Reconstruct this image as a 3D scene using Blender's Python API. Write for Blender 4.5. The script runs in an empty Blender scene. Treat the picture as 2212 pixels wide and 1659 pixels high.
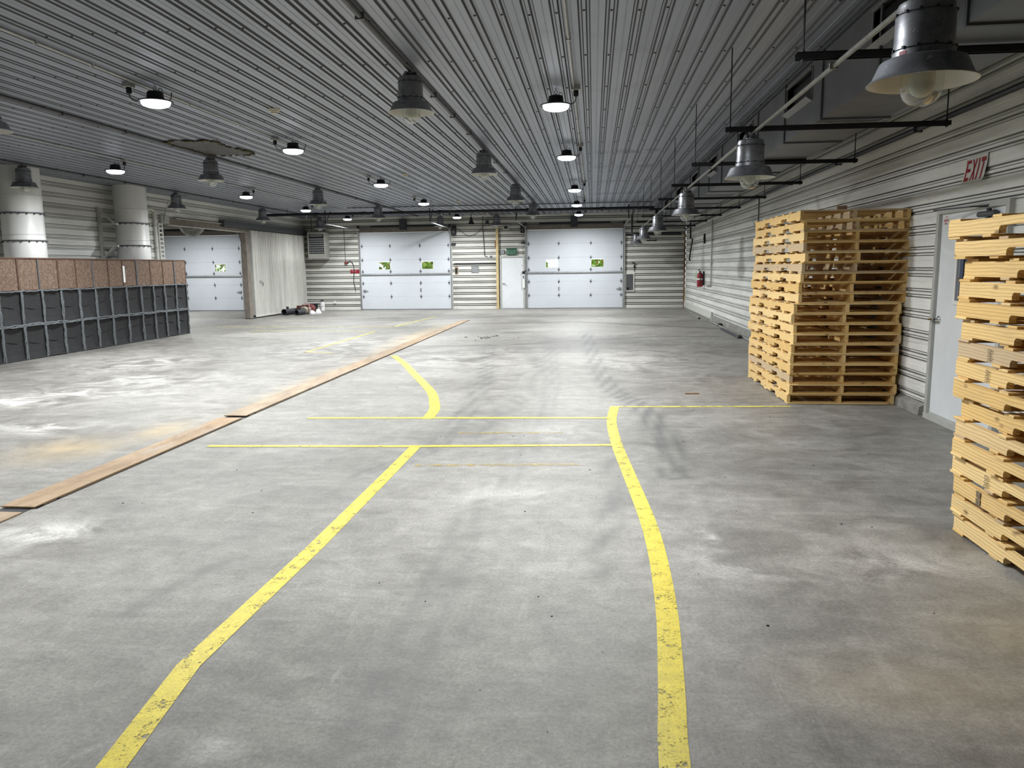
import bpy, math, random
import numpy as np
from mathutils import Vector, Matrix

random.seed(7)
S = bpy.context.scene
COL = S.collection

# ------------------------------------------------------------------ camera
CAM_H = 1.65
F_PX, YAW, PITCH, ROLL = 1666.2, 0.10579, 0.14978, -0.01245
fw = Vector((-math.sin(YAW) * math.cos(PITCH), math.cos(YAW) * math.cos(PITCH), -math.sin(PITCH)))
rt0 = Vector((math.cos(YAW), math.sin(YAW), 0))
up0 = rt0.cross(fw)
rt = math.cos(ROLL) * rt0 + math.sin(ROLL) * up0
up = -math.sin(ROLL) * rt0 + math.cos(ROLL) * up0
cam_data = bpy.data.cameras.new('camera')
cam_data.sensor_fit = 'HORIZONTAL'
cam_data.sensor_width = 36.0
cam_data.lens = 36.0 * F_PX / 2212.0
cam_data.clip_start = 0.05
cam_data.clip_end = 300
cam = bpy.data.objects.new('camera', cam_data)
COL.objects.link(cam)
mw = Matrix((rt, up, -fw)).transposed().to_4x4()
mw.translation = Vector((0, 0, CAM_H))
cam.matrix_world = mw
S.camera = cam

# ------------------------------------------------------------------ world, exposure
world = bpy.data.worlds.new('world')
S.world = world
world.use_nodes = True
bg = world.node_tree.nodes['Background']
bg.inputs[0].default_value = (0.93, 0.97, 1.0, 1)
bg.inputs[1].default_value = 2.0
S.view_settings.view_transform = 'Standard'
S.view_settings.look = 'None'
S.view_settings.gamma = 1.0
S.view_settings.exposure = 0.0
try:
    S.view_settings.use_curve_mapping = False
except Exception:
    pass
S.cycles.use_denoising = True
S.cycles.max_bounces = 10
S.cycles.diffuse_bounces = 6
S.cycles.transparent_max_bounces = 16
S.cycles.sample_clamp_indirect = 6
S.cycles.caustics_reflective = False
S.cycles.caustics_refractive = False
LAMP_W = 172.0

# room measures (metres): X to the right, Y into the depth, Z up
XR, XL, XB = 3.6, -11.9, -19.2      # right wall, left wall, far side of the left bay
YF, YB = -9.0, 31.3                 # front (behind the camera), back wall
ZC = 3.75


# ------------------------------------------------------------------ mesh builder
class MB:
    def __init__(s):
        s.v, s.f, s.m = [], [], []

    def poly(s, pts, mi=0):
        n = len(s.v)
        s.v += [tuple(p) for p in pts]
        s.f.append(tuple(range(n, n + len(pts))))
        s.m.append(mi)
        return s

    def box(s, x0, x1, y0, y1, z0, z1, mi=0):
        n = len(s.v)
        s.v += [(x0, y0, z0), (x1, y0, z0), (x1, y1, z0), (x0, y1, z0), (x0, y0, z1), (x1, y0, z1), (x1, y1, z1), (x0, y1, z1)]
        for q in ((0, 3, 2, 1), (4, 5, 6, 7), (0, 1, 5, 4), (1, 2, 6, 5), (2, 3, 7, 6), (3, 0, 4, 7)):
            s.f.append(tuple(n + i for i in q))
            s.m.append(mi)
        return s

    def cbox(s, x0, x1, y0, y1, z0, z1, c=.004, mi=0):
        """box with chamfered edges"""
        pts = []
        for sx in (0, 1):
            for sy in (0, 1):
                for sz in (0, 1):
                    X, Y, Z = (x0, x1)[sx], (y0, y1)[sy], (z0, z1)[sz]
                    dx, dy, dz = c * (1 - 2 * sx), c * (1 - 2 * sy), c * (1 - 2 * sz)
                    pts.append(((X, Y + dy, Z + dz), (X + dx, Y, Z + dz), (X + dx, Y + dy, Z)))
        n = len(s.v)
        idx = {}
        for k, p in enumerate(pts):
            for a in range(3):
                idx[k, a] = n + k * 3 + a
                s.v.append(p[a])
        key = lambda sx, sy, sz: sx * 4 + sy * 2 + sz
        F = []
        for a in range(3):
            for side in (0, 1):
                order = [(0, 0), (1, 0), (1, 1), (0, 1)]
                q = []
                for (p, r) in order:
                    t = [0, 0, 0]
                    t[a] = side
                    t[(a + 1) % 3] = p
                    t[(a + 2) % 3] = r
                    q.append(idx[key(*t), a])
                F.append(q if side else q[::-1])
        for a in range(3):          # edges running along axis a
            b, cc = (a + 1) % 3, (a + 2) % 3
            for p in (0, 1):
                for r in (0, 1):
                    t0 = [0, 0, 0]
                    t0[b], t0[cc] = p, r
                    t1 = list(t0)
                    t1[a] = 1
                    q = [idx[key(*t0), b], idx[key(*t1), b], idx[key(*t1), cc], idx[key(*t0), cc]]
                    F.append(q if p == r else q[::-1])
        for sx in (0, 1):
            for sy in (0, 1):
                for sz in (0, 1):
                    k = key(sx, sy, sz)
                    q = [idx[k, 0], idx[k, 1], idx[k, 2]]
                    F.append(q if (sx + sy + sz) % 2 else q[::-1])
        for q in F:
            s.f.append(tuple(q))
            s.m.append(mi)
        return s

    def obox(s, c, ax, ay, az, mi=0):
        """oriented box: centre and three half-axis vectors"""
        c, ax, ay, az = Vector(c), Vector(ax), Vector(ay), Vector(az)
        n = len(s.v)
        for kz in (-1, 1):
            for kx, ky in ((-1, -1), (1, -1), (1, 1), (-1, 1)):
                s.v.append(tuple(c + kx * ax + ky * ay + kz * az))
        for q in ((0, 3, 2, 1), (4, 5, 6, 7), (0, 1, 5, 4), (1, 2, 6, 5), (2, 3, 7, 6), (3, 0, 4, 7)):
            s.f.append(tuple(n + i for i in q))
            s.m.append(mi)
        return s

    def tube(s, pts, r, n=8, mi=0, caps=True, closed=False):
        pts = [Vector(p) for p in pts]
        rs = r if isinstance(r, (list, tuple)) else [r] * len(pts)
        N = len(pts)
        base = len(s.v)
        ref = None
        for i, p in enumerate(pts):
            if closed:
                d = pts[(i + 1) % N] - pts[i - 1]
            else:
                d = pts[min(i + 1, N - 1)] - pts[max(i - 1, 0)]
            d = d.normalized() if d.length > 0 else Vector((0, 0, 1))
            if ref is None:
                ref = Vector((0, 0, 1)) if abs(d.z) < .9 else Vector((1, 0, 0))
            u = d.cross(ref).normalized()
            w = u.cross(d).normalized()
            ref = w
            for k in range(n):
                a = 2 * math.pi * k / n
                s.v.append(tuple(p + rs[i] * (math.cos(a) * u + math.sin(a) * w)))
        for i in range(N if closed else N - 1):
            j = (i + 1) % N
            for k in range(n):
                k2 = (k + 1) % n
                s.f.append((base + i * n + k, base + i * n + k2, base + j * n + k2, base + j * n + k))
                s.m.append(mi)
        if caps and not closed:
            s.f.append(tuple(base + k for k in range(n))[::-1])
            s.f.append(tuple(base + (N - 1) * n + k for k in range(n)))
            s.m += [mi, mi]
        return s

    def lathe(s, prof, c=(0, 0, 0), n=28, mi=0, axis='z', cap=False):
        base = len(s.v)
        N = len(prof)
        for (r, h) in prof:
            for k in range(n):
                a = 2 * math.pi * k / n
                x, y = r * math.cos(a), r * math.sin(a)
                p = {'z': (x, y, h), 'y': (x, h, y), 'x': (h, x, y)}[axis]
                s.v.append((c[0] + p[0], c[1] + p[1], c[2] + p[2]))
        for i in range(N - 1):
            for k in range(n):
                k2 = (k + 1) % n
                q = (base + i * n + k, base + i * n + k2, base + (i + 1) * n + k2, base + (i + 1) * n + k)
                s.f.append(q if axis != 'y' else q[::-1])
                s.m.append(mi)
        if cap:
            s.f.append(tuple(base + k for k in range(n))[::-1])
            s.f.append(tuple(base + (N - 1) * n + k for k in range(n)))
            s.m += [mi, mi]
        return s

    def prism(s, poly, plane, d0, d1, mi=0):
        """poly in 2D; plane 'yz' extruded along x, 'xz' along y, 'xy' along z"""
        n = len(s.v)
        k = len(poly)
        for d in (d0, d1):
            for (a, b) in poly:
                s.v.append({'yz': (d, a, b), 'xz': (a, d, b), 'xy': (a, b, d)}[plane])
        s.f.append(tuple(n + i for i in range(k))[::-1])
        s.f.append(tuple(n + k + i for i in range(k)))
        s.m += [mi, mi]
        for i in range(k):
            j = (i + 1) % k
            s.f.append((n + i, n + j, n + k + j, n + k + i))
            s.m.append(mi)
        return s

    def build(s, name, mats, parent=None, smooth=35, world=True):
        """one mesh object; vertices given in world space are moved under an unrotated parent"""
        off = Vector((0, 0, 0))
        if parent is not None and world:
            off = Vector(parent['_at']) if '_at' in parent.keys() else Vector((0, 0, 0))
        me = bpy.data.meshes.new(name)
        me.from_pydata([(x - off.x, y - off.y, z - off.z) for (x, y, z) in s.v], [], s.f)
        if not isinstance(mats, (list, tuple)):
            mats = [mats]
        for m in mats:
            me.materials.append(m)
        if len(mats) > 1:
            me.polygons.foreach_set('material_index', s.m)
        if smooth:
            me.polygons.foreach_set('use_smooth', [True] * len(me.polygons))
            me.set_sharp_from_angle(angle=math.radians(smooth))
        me.validate()
        me.update()
        o = bpy.data.objects.new(name, me)
        COL.objects.link(o)
        if parent is not None:
            o.parent = parent
            if '_at' in parent.keys() and not parent.get('_empty', False):
                pass
            o['_at'] = tuple(off)
        else:
            o['_at'] = (0.0, 0.0, 0.0)
        return o


def tag(o, label, cat, group=None, kind=None):
    o['label'] = label
    o['category'] = cat
    if group:
        o['group'] = group
    if kind:
        o['kind'] = kind
    return o


def thing(name, label, cat, loc=(0, 0, 0), group=None, kind=None):
    o = bpy.data.objects.new(name, None)
    o.empty_display_size = .1
    COL.objects.link(o)
    o.location = loc
    o['_at'] = tuple(float(c) for c in loc)
    return tag(o, label, cat, group, kind)


def copy_tree(o, parent=None):
    c = o.copy()
    COL.objects.link(c)
    c.parent = parent
    for ch in list(KIDS.get(o.name, [])) or list(o.children):
        copy_tree(ch, c)
    return c


KIDS = {}


# ------------------------------------------------------------------ materials
def mat(name):
    m = bpy.data.materials.new(name)
    m.use_nodes = True
    nt = m.node_tree
    nt.nodes.clear()
    out = nt.nodes.new('ShaderNodeOutputMaterial')
    return m, nt, out


def N(nt, t, props=None, **inp):
    n = nt.nodes.new('ShaderNode' + t)
    for k, v in (props or {}).items():
        setattr(n, k, v)
    for k, v in inp.items():
        key = k.replace('_', ' ')
        if key not in n.inputs:
            key = int(k[1:])
        s = n.inputs[key]
        if hasattr(v, 'is_output') or isinstance(v, bpy.types.NodeSocket):
            nt.links.new(v, s)
        else:
            s.default_value = v
    return n


def col(c):
    return (c[0], c[1], c[2], 1.0)


def coords(nt, scale=(1, 1, 1), kind='Object', rot=(0, 0, 0)):
    tc = N(nt, 'TexCoord')
    mp = N(nt, 'Mapping', Vector=tc.outputs[kind], Scale=scale, Rotation=rot)
    return mp.outputs[0]


def noise(nt, vec, scale=5, detail=4, rough=.55, dist=0.0):
    return N(nt, 'TexNoise', Vector=vec, Scale=scale, Detail=detail, Roughness=rough, Distortion=dist).outputs[0]


def ramp(nt, fac, a, b, ca=(0, 0, 0), cb=(1, 1, 1)):
    r = N(nt, 'ValToRGB', Fac=fac)
    r.color_ramp.elements[0].position = a
    r.color_ramp.elements[1].position = b
    r.color_ramp.elements[0].color = col(ca)
    r.color_ramp.elements[1].color = col(cb)
    return r.outputs[0]


def mixc(nt, fac, a, b, mode='MIX'):
    n = N(nt, 'MixRGB', {'blend_type': mode})
    for sock, v in ((n.inputs[0], fac), (n.inputs[1], a), (n.inputs[2], b)):
        if isinstance(v, bpy.types.NodeSocket):
            nt.links.new(v, sock)
        elif isinstance(v, (int, float)):
            sock.default_value = v
        else:
            sock.default_value = col(v)
    return n.outputs[0]


def math_(nt, op, a, b=0.0):
    n = N(nt, 'Math', {'operation': op})
    for i, v in enumerate((a, b)):
        if isinstance(v, bpy.types.NodeSocket):
            nt.links.new(v, n.inputs[i])
        else:
            n.inputs[i].default_value = v
    return n.outputs[0]


def bsdf(nt, out, color, rough=.6, metal=0.0, bump=None, bump_d=.002, spec=.5, **kw):
    p = N(nt, 'BsdfPrincipled')
    for sock, v in ((p.inputs['Base Color'], color), (p.inputs['Roughness'], rough), (p.inputs['Metallic'], metal)):
        if isinstance(v, bpy.types.NodeSocket):
            nt.links.new(v, sock)
        elif isinstance(v, (int, float)):
            sock.default_value = v
        else:
            sock.default_value = col(v)
    p.inputs['Specular IOR Level'].default_value = spec
    if bump is not None:
        b = N(nt, 'Bump', Height=bump, Distance=bump_d, Strength=1.0)
        nt.links.new(b.outputs[0], p.inputs['Normal'])
    nt.links.new(p.outputs[0], out.inputs[0])
    return p


def plain(name, c, rough=.6, metal=0.0, var=.12, scale=8, spec=.4):
    m, nt, out = mat(name)
    n = noise(nt, coords(nt), scale, 4)
    lo = tuple(x * (1 - var) for x in c)
    hi = tuple(min(1, x * (1 + var)) for x in c)
    bsdf(nt, out, ramp(nt, n, .3, .7, lo, hi), rough, metal, spec=spec)
    return m


M = {}

# corrugated wall sheets: off-white paint, grime running along the sheets
def wall_mat(name, along, base=(.73, .73, .69), dark=(.30, .30, .275), amount=.75):
    m, nt, out = mat(name)
    sc = {'x': (.25, 1, 2.2), 'y': (1, .25, 2.2), 'z': (2.2, 2.2, .18)}[along]
    v = coords(nt, sc)
    n1 = noise(nt, v, 1.6, 8, .65, .4)
    sc2 = {'x': (.12, 1, 9), 'y': (1, .12, 9), 'z': (9, 9, .12)}[along]
    n2 = noise(nt, coords(nt, sc2), 1.5, 7, .7, .2)
    n3 = noise(nt, coords(nt), 26, 4, .6)
    f = math_(nt, 'MULTIPLY', ramp(nt, n1, .42, .74), amount)
    c = mixc(nt, f, base, dark)
    c = mixc(nt, math_(nt, 'MULTIPLY', ramp(nt, n2, .58, .72), .55), c, (.22, .22, .2))
    c = mixc(nt, math_(nt, 'MULTIPLY', ramp(nt, n3, .64, .7), .35), c, (.2, .18, .15))
    bsdf(nt, out, c, .55, 0, spec=.3)
    return m

M['wall_y'] = wall_mat('wall_sheet_along_depth', 'y', (.82, .82, .78), (.38, .38, .35), .62)
M['wall_x'] = wall_mat('wall_sheet_along_width', 'x', (.76, .75, .69), (.32, .32, .29), .7)
M['slide'] = wall_mat('sliding_door_sheet', 'z', (.62, .61, .56), (.34, .33, .3), .8)

# ceiling sheets: dull grey steel
m, nt, out = mat('ceiling_sheet')
n1 = noise(nt, coords(nt, (1.6, .12, 1)), 1.3, 6, .6)
n2 = noise(nt, coords(nt), 1.1, 5, .6, .6)
c = ramp(nt, n1, .25, .75, (.245, .266, .32), (.35, .378, .45))
c = mixc(nt, math_(nt, 'MULTIPLY', ramp(nt, n2, .56, .78), .45), c, (.155, .16, .18))
sx = N(nt, 'SeparateXYZ', Vector=N(nt, 'TexCoord').outputs['Object'])
sn = noise(nt, coords(nt, (4.4, 1.5, 1)), 1.0, 5, .7)
for y0_, w_ in ((14.9, .35), (17.1, .45), (19.9, .4), (23.2, .5)):
    f = math_(nt, 'SUBTRACT', 1.0, math_(nt, 'DIVIDE', math_(nt, 'ABSOLUTE', math_(nt, 'SUBTRACT', sx.outputs[1], y0_)), w_))
    g = math_(nt, 'SUBTRACT', 1.0, math_(nt, 'DIVIDE', math_(nt, 'ABSOLUTE', math_(nt, 'SUBTRACT', sx.outputs[0], .75)), .85))
    f = N(nt, 'Clamp', Value=math_(nt, 'MULTIPLY', f, 1.4)).outputs[0]
    g = N(nt, 'Clamp', Value=math_(nt, 'MULTIPLY', g, 2.5)).outputs[0]
    c = mixc(nt, math_(nt, 'MULTIPLY', math_(nt, 'MULTIPLY', f, g), math_(nt, 'MULTIPLY', ramp(nt, sn, .42, .6), .75)), c, (.06, .062, .07))
bsdf(nt, out, c, .42, .25, spec=.5)
M['ceiling'] = m
M['groove'] = wall_mat('groove_shade', 'x', (.20, .20, .18), (.08, .08, .07), .9)  # rib shading painted in as a dark tone, mottled with grime
M['ceiling_groove'] = plain('ceiling_groove_shade', (.085, .09, .10), .55, .2, .15, 3)  # shade of the ceiling ribs painted into their flanks
M['screw'] = plain('screw_head', (.03, .03, .035), .5, .3)

# concrete floor with stains kept in a colour attribute laid out on the floor mesh
m, nt, out = mat('concrete_floor')
v = coords(nt)
st = N(nt, 'Attribute', {'attribute_name': 'stain'})
sep = N(nt, 'SeparateColor', Color=st.outputs['Color'])
n1 = noise(nt, v, .33, 6, .6, .5)
n2 = noise(nt, v, 1.7, 9, .66, 1.0)
n3 = noise(nt, v, 55, 6, .75)
n4 = noise(nt, coords(nt, (.35, 1.6, 1)), 3.2, 8, .68, .8)
n5 = noise(nt, v, 190, 3, .7)
big = math_(nt, 'ADD', math_(nt, 'MULTIPLY', n1, .55), math_(nt, 'MULTIPLY', n2, .45))
c = ramp(nt, big, .36, .63, (.155, .145, .128), (.350, .338, .303))
c = mixc(nt, math_(nt, 'MULTIPLY', ramp(nt, n4, .5, .72), .34), c, (.44, .425, .39))
c = mixc(nt, math_(nt, 'MULTIPLY', ramp(nt, n4, .28, .46, (1, 1, 1), (0, 0, 0)), .34), c, (.125, .12, .11))
c = mixc(nt, 1.0, c, ramp(nt, n3, .28, .72, (.62, .62, .62), (1.22, 1.22, 1.22)), 'MULTIPLY')
c = mixc(nt, 1.0, c, ramp(nt, n5, .3, .7, (.76, .76, .76), (1.14, 1.14, 1.14)), 'MULTIPLY')
n8 = noise(nt, v, 6.5, 9, .76, .4)
c = mixc(nt, 1.0, c, ramp(nt, n8, .36, .64, (.80, .80, .80), (1.13, 1.13, 1.13)), 'MULTIPLY')
n9 = noise(nt, coords(nt, (9, .9, 1), rot=(0, 0, .35)), 2.2, 6, .7, .3)
c = mixc(nt, math_(nt, 'MULTIPLY', ramp(nt, n9, .60, .72), .3), c, (.40, .39, .36))
dark = math_(nt, 'MULTIPLY', sep.outputs[0], ramp(nt, n3, .3, .62, (.5, .5, .5), (1, 1, 1)))
c = mixc(nt, dark, c, (.07, .07, .074))
wh = math_(nt, 'MULTIPLY', sep.outputs[1], ramp(nt, n2, .42, .6))
wh = math_(nt, 'MULTIPLY', wh, ramp(nt, n3, .3, .55, (.4, .4, .4), (1, 1, 1)))
c = mixc(nt, wh, c, (.68, .66, .62))
ye = math_(nt, 'MULTIPLY', sep.outputs[2], ramp(nt, n2, .3, .6, (.4, .4, .4), (1, 1, 1)))
c = mixc(nt, ye, c, (.46, .34, .17))
n6 = noise(nt, v, 34, 2, .5)
c = mixc(nt, math_(nt, 'MULTIPLY', ramp(nt, n6, .79, .80), .85), c, (.66, .65, .62))
n7 = noise(nt, coords(nt, (1, 1, 1), rot=(0, 0, .7)), 42, 2, .5)
c = mixc(nt, math_(nt, 'MULTIPLY', ramp(nt, n7, .80, .81), .9), c, (.04, .04, .04))
rg = ramp(nt, n2, .3, .7, (.46, .46, .46), (.66, .66, .66))
bsdf(nt, out, c, rg, 0, bump=n3, bump_d=.002, spec=.42)
M['floor'] = m


def paint_mat(name, c, lo, hi, scale=9):
    """worn floor paint: the bare floor shows through"""
    m, nt, out = mat(name)
    v = coords(nt)
    a = noise(nt, v, scale, 9, .74, .5)
    b = noise(nt, v, 75, 4, .75)
    k = math_(nt, 'ADD', math_(nt, 'MULTIPLY', a, .62), math_(nt, 'MULTIPLY', b, .38))
    p = N(nt, 'BsdfPrincipled', Roughness=.5)
    g = noise(nt, v, 14, 5, .7)
    pc = mixc(nt, ramp(nt, g, .35, .75), c, tuple(x * .72 for x in c))
    sp = noise(nt, v, 110, 4, .8)
    pc = mixc(nt, math_(nt, 'MULTIPLY', ramp(nt, sp, .53, .60), .55), pc, (.26, .21, .06))
    nt.links.new(pc, p.inputs['Base Color'])
    t = N(nt, 'BsdfTransparent')
    ms = N(nt, 'MixShader', Fac=ramp(nt, k, lo, hi))
    nt.links.new(t.outputs[0], ms.inputs[1])
    nt.links.new(p.outputs[0], ms.inputs[2])
    nt.links.new(ms.outputs[0], out.inputs[0])
    return m

YEL = (.70, .565, .04)
M['paint'] = paint_mat('yellow_floor_paint', YEL, .40, .465)
M['paint_worn'] = paint_mat('yellow_floor_paint_worn', (.74, .64, .14), .42, .51)
M['paint_faint'] = paint_mat('yellow_floor_paint_faint', (.46, .34, .11), .45, .57)

# pallet lumber, every board its own tone
m, nt, out = mat('pallet_lumber')
oi = N(nt, 'ObjectInfo')
rv = N(nt, 'CombineXYZ', X=math_(nt, 'MULTIPLY', oi.outputs['Random'], 37.0), Y=math_(nt, 'MULTIPLY', oi.outputs['Random'], 91.0), Z=math_(nt, 'MULTIPLY', oi.outputs['Random'], 53.0))
tc = N(nt, 'TexCoord')
add = N(nt, 'VectorMath', {'operation': 'ADD'})
nt.links.new(tc.outputs['Object'], add.inputs[0])
nt.links.new(rv.outputs[0], add.inputs[1])
mp = N(nt, 'Mapping', Vector=add.outputs[0], Scale=(2.6, .55, 2.6))
wv = N(nt, 'TexWave', {'wave_type': 'RINGS', 'rings_direction': 'Y'}, Vector=mp.outputs[0], Scale=7.5, Distortion=5.0, Detail=3.0, Detail_Scale=.8)
nz = noise(nt, mp.outputs[0], 3.0, 6, .6)
kn = N(nt, 'TexVoronoi', Vector=N(nt, 'Mapping', Vector=add.outputs[0], Scale=(5, 3.2, 7)).outputs[0], Scale=1.0)
light = ramp(nt, oi.outputs['Random'], 0, 1, (.72, .47, .165), (.86, .64, .31))
greyed = mixc(nt, ramp(nt, oi.outputs['Random'], .87, .92), light, (.56, .43, .27))
c = mixc(nt, math_(nt, 'MULTIPLY', ramp(nt, wv.outputs[1], .45, .95), .38), greyed, (.40, .22, .08))
c = mixc(nt, math_(nt, 'MULTIPLY', ramp(nt, nz, .5, .75), .4), c, (.42, .30, .16))
c = mixc(nt, math_(nt, 'MULTIPLY', ramp(nt, kn.outputs[0], .05, .13, (1, 1, 1), (0, 0, 0)), .75), c, (.14, .07, .03))
bsdf(nt, out, c, .68, 0, bump=wv.outputs[1], bump_d=.0008, spec=.3)
M['lumber'] = m

# particle board
m, nt, out = mat('particle_board')
v = coords(nt, (1, 1, 1))
vo = N(nt, 'TexVoronoi', Vector=N(nt, 'Mapping', Vector=v, Scale=(22, 38, 30)).outputs[0], Scale=1.0, Randomness=1.0)
g = noise(nt, v, 30, 4, .7, .8)
c = ramp(nt, N(nt, 'SeparateColor', Color=vo.outputs['Color']).outputs[0], .1, .9, (.10, .068, .05), (.235, .165, .122))
c = mixc(nt, ramp(nt, g, .42, .6), c, (.14, .095, .07))
bsdf(nt, out, c, .8, spec=.2)
M['osb'] = m

m, nt, out = mat('black_felt')
g = noise(nt, coords(nt), 60, 4, .7)
w = N(nt, 'TexWave', Vector=coords(nt, (1, 1, 1)), Scale=.6, Distortion=14.0, Detail=2.0)
c = ramp(nt, g, .3, .7, (.026, .026, .028), (.052, .052, .052))
bsdf(nt, out, c, .95, bump=w.outputs[1], bump_d=.01, spec=.1)
M['felt'] = m

m, nt, out = mat('grey_felt_binding')
g = noise(nt, coords(nt), 35, 5, .7)
bsdf(nt, out, ramp(nt, g, .3, .7, (.085, .093, .10), (.20, .213, .22)), .95, bump=g, bump_d=.01, spec=.1)
M['piping'] = m

# rusty tread plate
m, nt, out = mat('rusty_plate')
v = coords(nt)
a = noise(nt, coords(nt, (2.2, .7, 1)), 2.1, 8, .66, .6)
b = noise(nt, v, 26, 5, .7)
d = noise(nt, coords(nt, (6, 1.2, 1)), 1.2, 6, .7, .4)
c = ramp(nt, a, .3, .68, (.235, .15, .08), (.42, .295, .17))
c = mixc(nt, ramp(nt, d, .52, .66), c, (.36, .30, .24))
c = mixc(nt, math_(nt, 'MULTIPLY', ramp(nt, b, .5, .68), .5), c, (.17, .105, .06))
c = mixc(nt, math_(nt, 'MULTIPLY', N(nt, 'ObjectInfo').outputs['Random'], .7), c, mixc(nt, ramp(nt, a, .35, .65), (.27, .235, .19), (.38, .34, .28)))
ch = N(nt, 'TexChecker', Vector=N(nt, 'Mapping', Vector=v, Rotation=(0, 0, .785)).outputs[0], Scale=38.0)
bsdf(nt, out, c, .62, .1, bump=ch.outputs[1], bump_d=.002, spec=.3)
M['plate'] = m

# weathered aluminium of the old pendants
m, nt, out = mat('weathered_aluminium')
a = noise(nt, coords(nt), 5.5, 7, .68, .9)
b = noise(nt, coords(nt), 22, 4, .7)
c = ramp(nt, a, .3, .72, (.14, .146, .165), (.36, .365, .38))
c = mixc(nt, ramp(nt, b, .63, .70), c, (.58, .58, .57))
bsdf(nt, out, c, ramp(nt, a, .3, .7, (.5, .5, .5), (.32, .32, .32)), .65, spec=.5)
M['alu'] = m

M['enamel'] = plain('white_enamel', (.55, .55, .51), .35, 0, .06)
M['black'] = plain('black_metal', (.016, .016, .019), .5, .2, .2)
M['dark'] = plain('dark_steel', (.045, .047, .055), .55, .35, .2)
M['darkgrey'] = plain('dark_grey_paint', (.085, .088, .095), .5, .1)
M['galv'] = plain('galvanised_steel', (.36, .37, .38), .4, .65, .15, 14)
M['conduit'] = plain('conduit_steel', (.42, .42, .40), .38, .6, .15, 10)
M['conduit_dark'] = plain('old_conduit', (.12, .12, .125), .5, .5, .2, 10)
M['duct'] = plain('duct_sheet', (.145, .15, .16), .45, .35, .14, 2.5)
M['door'] = plain('door_paint_pale_blue_white', (.60, .63, .665), .5, 0, .025, 2, .35)
M['mandoor'] = plain('door_paint_white', (.70, .72, .73), .5, 0, .05, 3, .35)
M['frame'] = plain('frame_paint', (.45, .45, .42), .5, 0, .1, 4)
M['white'] = plain('white_plastic', (.78, .78, .76), .45, 0, .03)
M['column'] = plain('column_paint', (.68, .68, .66), .4, .05, .06, 1.2)
M['beam'] = plain('weathered_beam', (.20, .175, .145), .75, 0, .2, 6)
M['beam_pale'] = plain('pale_beam_trim', (.48, .45, .40), .6, 0, .12, 6)
M['postbrown'] = plain('brown_post', (.225, .195, .165), .75, 0, .22, 5)
M['postyellow'] = plain('pale_yellow_post', (.56, .43, .22), .6, 0, .14, 5)
M['red'] = plain('red_paint', (.30, .016, .022), .4, 0, .12)
M['redsign'] = plain('red_sign_face', (.24, .012, .022), .45, 0, .15)
M['pink'] = plain('faded_pink_lettering', (.42, .15, .17), .6, 0, .2)
M['exitgreen'] = plain('green_sign_face', (.035, .105, .06), .4, 0, .15)
M['exitletter'] = plain('pale_green_lettering', (.20, .30, .24), .5, 0, .1)
M['signwhite'] = plain('sign_white', (.62, .62, .57), .5, 0, .06)
M['curb'] = plain('concrete_curb', (.27, .26, .235), .85, 0, .3, 5)
M['heater'] = plain('heater_enamel', (.40, .40, .36), .45, 0, .08)
M['rust'] = plain('rust', (.20, .085, .035), .85, 0, .4, 14)
M['copper'] = plain('dull_red_machine', (.19, .05, .045), .5, .2, .35, 12)
M['tan'] = plain('dusty_tan_metal', (.28, .25, .20), .6, .2, .3, 10)
M['rag'] = plain('white_rag', (.80, .80, .82), .9, 0, .05)
M['green'] = plain('green_tag', (.22, .48, .12), .6, 0, .1)
M['cable'] = plain('black_cable', (.018, .018, .02), .6, 0, .1)
M['chrome'] = plain('chrome', (.62, .62, .62), .18, 1.0, .05)
M['mirror'] = plain('pale_dome', (.42, .42, .39), .25, .3, .3, 6)
M['conduit_mid'] = plain('dull_conduit', (.22, .22, .20), .5, .5, .2, 10)
M['ink'] = plain('faded_stamp_ink', (.20, .15, .09), .8, 0, .4, 60)
M['hinge'] = plain('hinge_steel', (.13, .14, .15), .5, .3)
M['lip'] = plain('grille_lip_steel', (.22, .22, .22), .5, .3)
M['smoke'] = plain('aged_cream_plastic', (.50, .48, .38), .5, 0, .06)
M['wood'] = plain('grey_plank', (.34, .25, .16), .75, 0, .2, 9)
M['brownwood'] = plain('brown_edge_strip', (.10, .052, .035), .7, 0, .25, 9)
M['patch'] = plain('torn_ceiling_lining', (.10, .10, .102), .8, 0, .2, 6)
M['rustedge'] = plain('rusty_torn_edge', (.07, .055, .025), .9, 0, .5, 30)
M['bluegrey'] = plain('blue_grey_glazing', (.085, .105, .165), .12, 0, .1, 2, .5)

m, nt, out = mat('clear_glass')
lw = N(nt, 'LayerWeight', Blend=.35)
tr = N(nt, 'BsdfTransparent', Color=(.93, .95, .93, 1))
gl = N(nt, 'BsdfGlossy', Color=(.9, .9, .88, 1), Roughness=.08)
ms = N(nt, 'MixShader', Fac=math_(nt, 'ADD', math_(nt, 'MULTIPLY', lw.outputs['Facing'], .55), .06))
nt.links.new(tr.outputs[0], ms.inputs[1])
nt.links.new(gl.outputs[0], ms.inputs[2])
nt.links.new(ms.outputs[0], out.inputs[0])
M['glass'] = m

m, nt, out = mat('led_lens')
em = N(nt, 'Emission', Color=(.93, .97, 1.0, 1), Strength=9.0)
nt.links.new(em.outputs[0], out.inputs[0])
M['lens'] = m

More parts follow.
